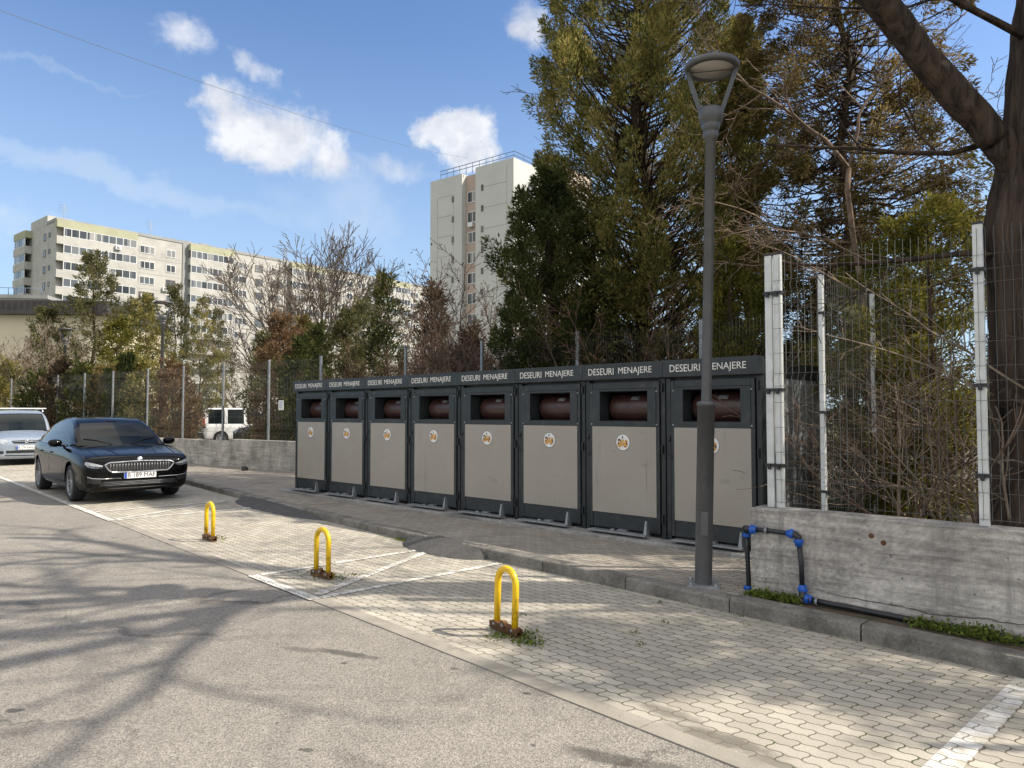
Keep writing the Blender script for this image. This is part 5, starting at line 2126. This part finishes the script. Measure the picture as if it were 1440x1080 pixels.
# ---- saplings standing behind the cabinets
rr = random.Random(77)
sap = [(640, 21, 5.2), (675, 20, 4.8), (705, 18.5, 4.6), (728, 17.5, 4.4), (588, 22, 5.2), (612, 21, 5.0), (566, 23, 5.3), (556, 18.2, 4.8), (578, 18.5, 4.2), (598, 17.2, 4.9), (622, 17.0, 4.5), (634, 16.4, 4.9), (650, 16.2, 4.3), (668, 15.8, 4.0), (690, 15.4, 3.6), (712, 14.8, 3.3), (735, 14.4, 3.9), (760, 13.8, 3.1), (805, 13.2, 3.6), (838, 12.6, 3.9), (868, 12.2, 3.4), (905, 11.8, 3.6), (936, 11.6, 3.1), (962, 11.4, 3.5)]
for k, (u, D, H) in enumerate(sap):
    bare_tree('thin leafless sapling behind the row of waste cabinets', dp(u, D, GZ), H, .026, CFG_SAP, 300 + k, ('twig_r', 'twig', 'twig_r')[k % 3], (rr.uniform(-.06, .06), rr.uniform(-.05, .05), 1), name='sapling', group='saplings behind the cabinets', leaves=(90 if u < 700 else 12, .075, .10, 'deadleaf'))
# twiggy scrub between them
cs = dict(CFG_SHR)
cs.update(kids=[9, 5], ratio=.5, up=.04, rmin=.0048)
for k, (u, D, H) in enumerate([(655, 17.5, 3.4), (690, 16.5, 3.5), (722, 15.8, 3.3), (750, 15.2, 3.0), (610, 18.5, 3.2), (570, 19.5, 3.3), (630, 20, 3.6), (700, 19, 3.9), (735, 17, 3.7), (765, 16, 3.4), (680, 20, 4.2), (650, 22, 4.2), (800, 14.4, 2.5), (850, 13.6, 2.5), (920, 12.8, 2.3), (975, 12.2, 2.5), (520, 20.5, 2.9), (470, 20.5, 2.7)]):
    bare_tree('tangled reddish brown leafless scrub behind the waste cabinets', dp(u, D, GZ), H, .016, cs, 400 + k, 'twig_r', trunks=9, spread=.55, cat='shrub', name='bare_shrub', group='scrub behind the cabinets', leaves=(60, .05, .12, 'deadleaf'))

# ---- right: the big old trunk
rr = random.Random(21)
TB = Vector((4.55, 6.15, .35))
t = thing('old_tree', 'big old tree with a thick dark furrowed trunk and limb at the right edge', 'tree', TB)
b = MB()
pts = [(0, 0, -.3), (.0, 0, .3), (-.01, .02, 1.0), (-.02, .03, 1.7), (.0, .03, 2.25), (-.05, .02, 2.75), (.02, .0, 3.3), (.06, -.02, 4.0), (.10, -.02, 4.7), (.16, 0, 5.3)]
rad = [.56, .46, .40, .385, .385, .40, .35, .30, .26, .22]
# furrowed skin: many sides with irregular radius
n = 44
vs, fs = [], []
NS = 90
for i in range(NS + 1):
    f = i / NS * (len(pts) - 1)
    k = min(len(pts) - 2, int(f))
    c = Vector(pts[k]).lerp(Vector(pts[k + 1]), f - k)
    r_ = rad[k] + (rad[k + 1] - rad[k]) * (f - k)
    for q in range(n):
        a = 2 * PI * q / n
        z = c.z
        fur = .055 * (abs(math.sin(a * 5.5 + .9 * math.sin(z * 1.7) + .35 * math.sin(z * 5 + a))) - .5) + .028 * math.sin(a * 17 + 2.0 * math.sin(z * 2.9 + a * 2)) + .02 * math.sin(z * 13 + a * 7)
        flare = .16 * max(0, .7 - z) * (1 + .5 * math.sin(a * 4))
        rq = r_ * (1 + fur) + flare
        vs.append(c + Vector((math.cos(a), math.sin(a), 0)) * rq)
for i in range(NS):
    for q in range(n):
        q2 = (q + 1) % n
        fs.append((i * n + q, i * n + q2, (i + 1) * n + q2, (i + 1) * n + q))
b.add(vs, fs, True)
b.build('trunk', M['bark'], t)
b = MB()
tips = []
# pruned heavy limb leaning left, and the crown above the picture
limb = [(-.0, .0, 3.05), (-.26, -.01, 3.38), (-.48, -.02, 3.64), (-1.05, -.08, 4.24), (-1.50, -.18, 4.72), (-2.1, -.4, 5.25), (-2.8, -.7, 5.8)]
lr = [.16, .14, .128, .122, .115, .095, .065]
fine = []
for i in range(len(limb) - 1):
    for s in range(6):
        fine.append((Vector(limb[i]).lerp(Vector(limb[i + 1]), s / 6) + Vector((rr.uniform(-.012, .012),) * 3), lr[i] + (lr[i + 1] - lr[i]) * s / 6 + rr.uniform(-.006, .006)))
b.tube([p for p, r_ in fine], [r_ for p, r_ in fine], 12)
cfg = dict(CFG_TREE)
cfg.update(seg=.35, wob=.15, up=.02, kids=[5, 4, 4, 3], start=[.25, .25, .2, .2], ang=(30, 62), ratio=.56, rmin=.004, lev=3)
grow(b, rr, Vector((-2.75, -.68, 5.77)), Vector((-.8, -.4, .6)), 3.4, .075, 0, cfg, tips)
grow(b, rr, Vector((-1.50, -.18, 4.72)), Vector((-.2, -.8, .9)), 3.0, .03, 0, cfg, tips)
grow(b, rr, Vector((-1.05, -.08, 4.24)), Vector((-.4, .5, .8)), 2.4, .028, 0, cfg, tips)
for dd, L, r_ in (((.5, -.3, 1), 4.6, .18), ((-.55, -.65, 1), 4.6, .15), ((-.1, .6, 1), 4.6, .16), ((-.2, -.9, .8), 4.2, .12)):
    grow(b, rr, Vector((.14, 0, 5.15)), Vector(dd), L, r_, 0, cfg, tips)
grow(b, rr, Vector((-.1, -.05, 4.4)), Vector((-1, -.1, .5)), 2.2, .035, 0, cfg, tips)
grow(b, rr, Vector((-.25, .0, 2.55)), Vector((-1, .2, -.05)), 2.0, .03, 0, cfg, tips)
grow(b, rr, Vector((-.25, .1, 3.6)), Vector((-1, .5, .15)), 2.0, .03, 0, cfg, tips)
b.build('limbs', M['bark'], t)
b = MB()
b.lathe([(.0, .11), (.07, .09), (.10, .03), (.11, -.08)], 12, Matrix.Translation((-.36, -.08, 1.32)) @ Matrix.Rotation(-1.2, 4, 'Y'))
b.build('burl', M['bark'], t)

# ---- the young bare tree behind the corner of the fence
t = thing('bare_tree', 'young leafless tree with a pale bent stem behind the corner fence posts', 'tree', dp(1232, 8.3, .2))
b = MB()
tips = []
q0 = t.location
stem = [dp(1232, 8.3, .1), dp(1222, 8.3, 2.2), dp(1218, 8.3, 2.9), dp(1205, 8.25, 3.5), dp(1197, 8.2, 4.1), dp(1200, 8.2, 4.35)]
stem = [p - q0 for p in stem]
rr = random.Random(9)
b.tube(wob_path(rr, stem[0], stem[1], 5, .03)[:-1] + stem[1:], [.048, .046, .044, .042, .040, .038, .036, .034, .031, .028][:5 + len(stem) - 1], 8)
cfg = dict(CFG_TREE)
cfg.update(seg=.2, wob=.13, up=.03, kids=[7, 5, 4], start=[.15, .2, .2], ang=(28, 62), ratio=.52, rmin=.0035, lev=3)
grow(b, rr, stem[-1], Vector((-.75, -.1, .8)), 2.4, .024, 0, cfg, tips)
grow(b, rr, stem[-1], Vector((.45, .1, 1)), 2.4, .022, 0, cfg, tips)
grow(b, rr, stem[-2], Vector((.8, -.2, .5)), 2.0, .017, 0, cfg, tips)
grow(b, rr, stem[3], Vector((-1, -.1, .1)), 2.0, .018, 0, cfg, tips)
grow(b, rr, stem[2], Vector((.9, -.3, .35)), 2.1, .022, 0, cfg, tips)
grow(b, rr, stem[2], Vector((-.7, .3, .5)), 1.6, .018, 0, cfg, tips)
b.build('branches', M['twig'], t)

# ---- leafless shrubs inside the fenced corner
cs = dict(CFG_SHR)
cs.update(seg=.14, wob=.16, up=.02, kids=[7, 5], ratio=.5, rmin=.003)
spots = [(1172, 7.9, 1.0, 'twig_p'), (1205, 8.3, 1.3, 'twig_p'), (1236, 7.55, 1.0, 'twig_p'), (1252, 7.9, 1.5, 'twig'), (1278, 7.3, 1.5, 'twig_p'), (1275, 7.0, 2.2, 'twig'), (1320, 6.9, 1.9, 'twig_p'), (1210, 8.6, 2.4, 'twig_r'), (1290, 8.4, 2.3, 'twig_r'), (1350, 6.6, 2.2, 'twig'), (1420, 6.0, 1.6, 'twig_p')]
sl = ['low pale leafless shrub beside the grey side of the rightmost cabinet', 'pale leafless shrub between the two receding fence posts', 'pale leafless shrub just right of the corner fence posts', 'brown arching leafless shrub behind the corner fence', 'pale tangled shrub in the middle of the right fence panel', 'tall brown leafless shrub behind the right fence panel', 'pale leafless shrub left of the right fence post', 'reddish leafless shrub deep behind the fence corner', 'reddish leafless shrub in front of the golden thuja', 'brown leafless shrub at the right fence post', 'pale low shrub at the foot of the old trunk']
for k, (u, D, H, m) in enumerate(spots):
    bare_tree(sl[k], dp(u, D, .35), H, .017, cs, 500 + k, m, trunks=4, spread=.5, cat='shrub', name='bare_shrub', group='leafless shrubs behind the right fence')
# long arching canes
rr = random.Random(31)
t = thing('arching_cane', 'long pale arching canes crossing the right fence panel', 'shrub', dp(1300, 6.8, .4))
b = MB()
tips = []
cc = dict(CFG_SHR)
cc.update(seg=.15, wob=.05, up=-.01, kids=[9, 3], ratio=.28, rmin=.0028, start=[.15, .2])
o = t.location
grow(b, rr, dp(1440, 5.9, 1.75) - o, dp(1235, 7.0, 2.75) - dp(1440, 5.9, 1.75), 2.4, .014, 0, cc, tips)
grow(b, rr, dp(1400, 6.2, 1.7) - o, dp(1160, 7.0, 2.35) - dp(1400, 6.2, 1.7), 1.9, .012, 0, cc, tips)
grow(b, rr, dp(1320, 6.9, .4) - o, Vector((-.05, .1, 1)), 1.4, .016, 0, cc, tips)
grow(b, rr, dp(1260, 6.9, .4) - o, Vector((.12, .1, 1)), 1.5, .02, 0, cc, tips)
b.build('canes', M['twig_p'], t)

# bare branch reaching into the picture at top centre-left
t = thing('bare_tree', 'slender leafless tree top behind the tall olive evergreen', 'tree', dp(815, 16.5, GZ))
b = MB()
tips = []
rr = random.Random(15)
cc = dict(CFG_TREE)
cc.update(seg=.3, wob=.08, up=.02, kids=[6, 4, 3], lev=3, ratio=.45, rmin=.006, ang=(20, 50), start=[.3, .3, .3])
b.tube(wob_path(rr, (0, 0, -.1), (1.0, .3, 7.5), 8, .12), [.10, .09, .085, .08, .075, .07, .06, .055, .05], 7)
grow(b, rr, Vector((1.0, .3, 7.5)), Vector((-.6, -.2, 1)), 2.2, .045, 0, cc, tips)
grow(b, rr, Vector((.9, .3, 7.0)), Vector((-1, -.4, .35)), 2.8, .035, 0, cc, tips)
grow(b, rr, Vector((1.0, .3, 7.5)), Vector((.3, .3, 1)), 2.4, .045, 0, cc, tips)
b.build('branches', M['bark_g'], t)

# ---- a leafless street tree beyond the right edge, whose crown shades the road
cfg = dict(CFG_TREE)
cfg.update(seg=.4, wob=.15, up=.03, kids=[4, 4, 3, 2], start=[.45, .35, .3, .2], ang=(30, 60), ratio=.62, rmin=.006, lev=3)
bare_tree('leafless street tree beyond the right edge of the picture', Vector((7.2, 5.0, .1)), 8.2, .20, cfg, 26, 'bark', (-.12, -.03, 1))

# ---- weeds


def weeds(label, pts, n, size, seed, spread, name='weeds', hz=.03):
    g = np.random.default_rng(seed)
    c = np.array([tuple(p) for p in pts])
    i = g.integers(0, len(c), n)
    P = c[i] + np.concatenate([g.normal(size=(n, 2)) * np.array(spread), np.abs(g.normal(size=(n, 1))) * hz], axis=1)
    D = g.normal(size=(n, 3)) * np.array([1, 1, .4]) + np.array([0, 0, .55])
    V = leaf_quads(P, D, size * g.uniform(.5, 1.4, n), size * .30 * g.uniform(.7, 1.4, n), g)
    o = link(name, fast_mesh(name, V, quad_faces(n), M['weed']))
    tag(o, label, 'weeds', None, 'stuff')
    return o


hb_ = at(720, 893, .004)
weeds('green weeds round the foot of the nearest yellow hoop', [hb_, at(745, 893, .004), at(752, 905, .004), at(700, 895, .004), at(735, 903, .004)], 420, .022, 1, (.05, .045), hz=.007)
weeds('sparse weeds by the middle yellow hoop', [at(462, 812, .004), at(480, 812, .004), at(440, 808, .004)], 110, .026, 2, (.07, .06), hz=.010)
weeds('sparse weeds by the farthest yellow hoop', [at(303, 757, .004), at(310, 758, .004)], 45, .03, 3, (.06, .05), hz=.010)


def wl(x, y=-.10):
    p = NW0 + WX * x + WB * y
    return Vector((p.x, p.y, .105))


weeds('low green weeds on the soil beside the pipe bend', [wl(.06 + .04 * k, -.10) for k in range(9)], 1000, .026, 4, (.035, .035), hz=.022)
weeds('clump of weeds along the black pipe under the wall', [wl(1.25 + .06 * k, -.13) for k in range(10)] + [wl(1.62, -.10)] * 4, 1300, .026, 5, (.04, .035), hz=.026)
weeds('small weeds near the right end of the wall foot', [wl(2.15 + .06 * k, -.14) for k in range(5)] + [wl(2.6 + .1 * k, -.08) for k in range(4)], 450, .026, 6, (.03, .025), hz=.018)
rr = random.Random(6)
jp = [rf(rr.uniform(-9, 1.5), rr.uniform(1.9, 2.2), .004) for k in range(10)] + [rf(rr.uniform(-5, 0), rr.uniform(.5, 2.1), .004) for k in range(6)] + [rf(-5.3 + .02 * k, 2.13, .01) for k in range(12)]
weeds('tiny weeds sprouting in the paver joints', jp, 380, .018, 7, (.022, .022), hz=.004)
weeds('short grass growing at the foot of the left hedge', [dp(u, 31, .09) for u in range(230, 300, 4)], 2500, .12, 8, (.5, .9), 'grass', .03)
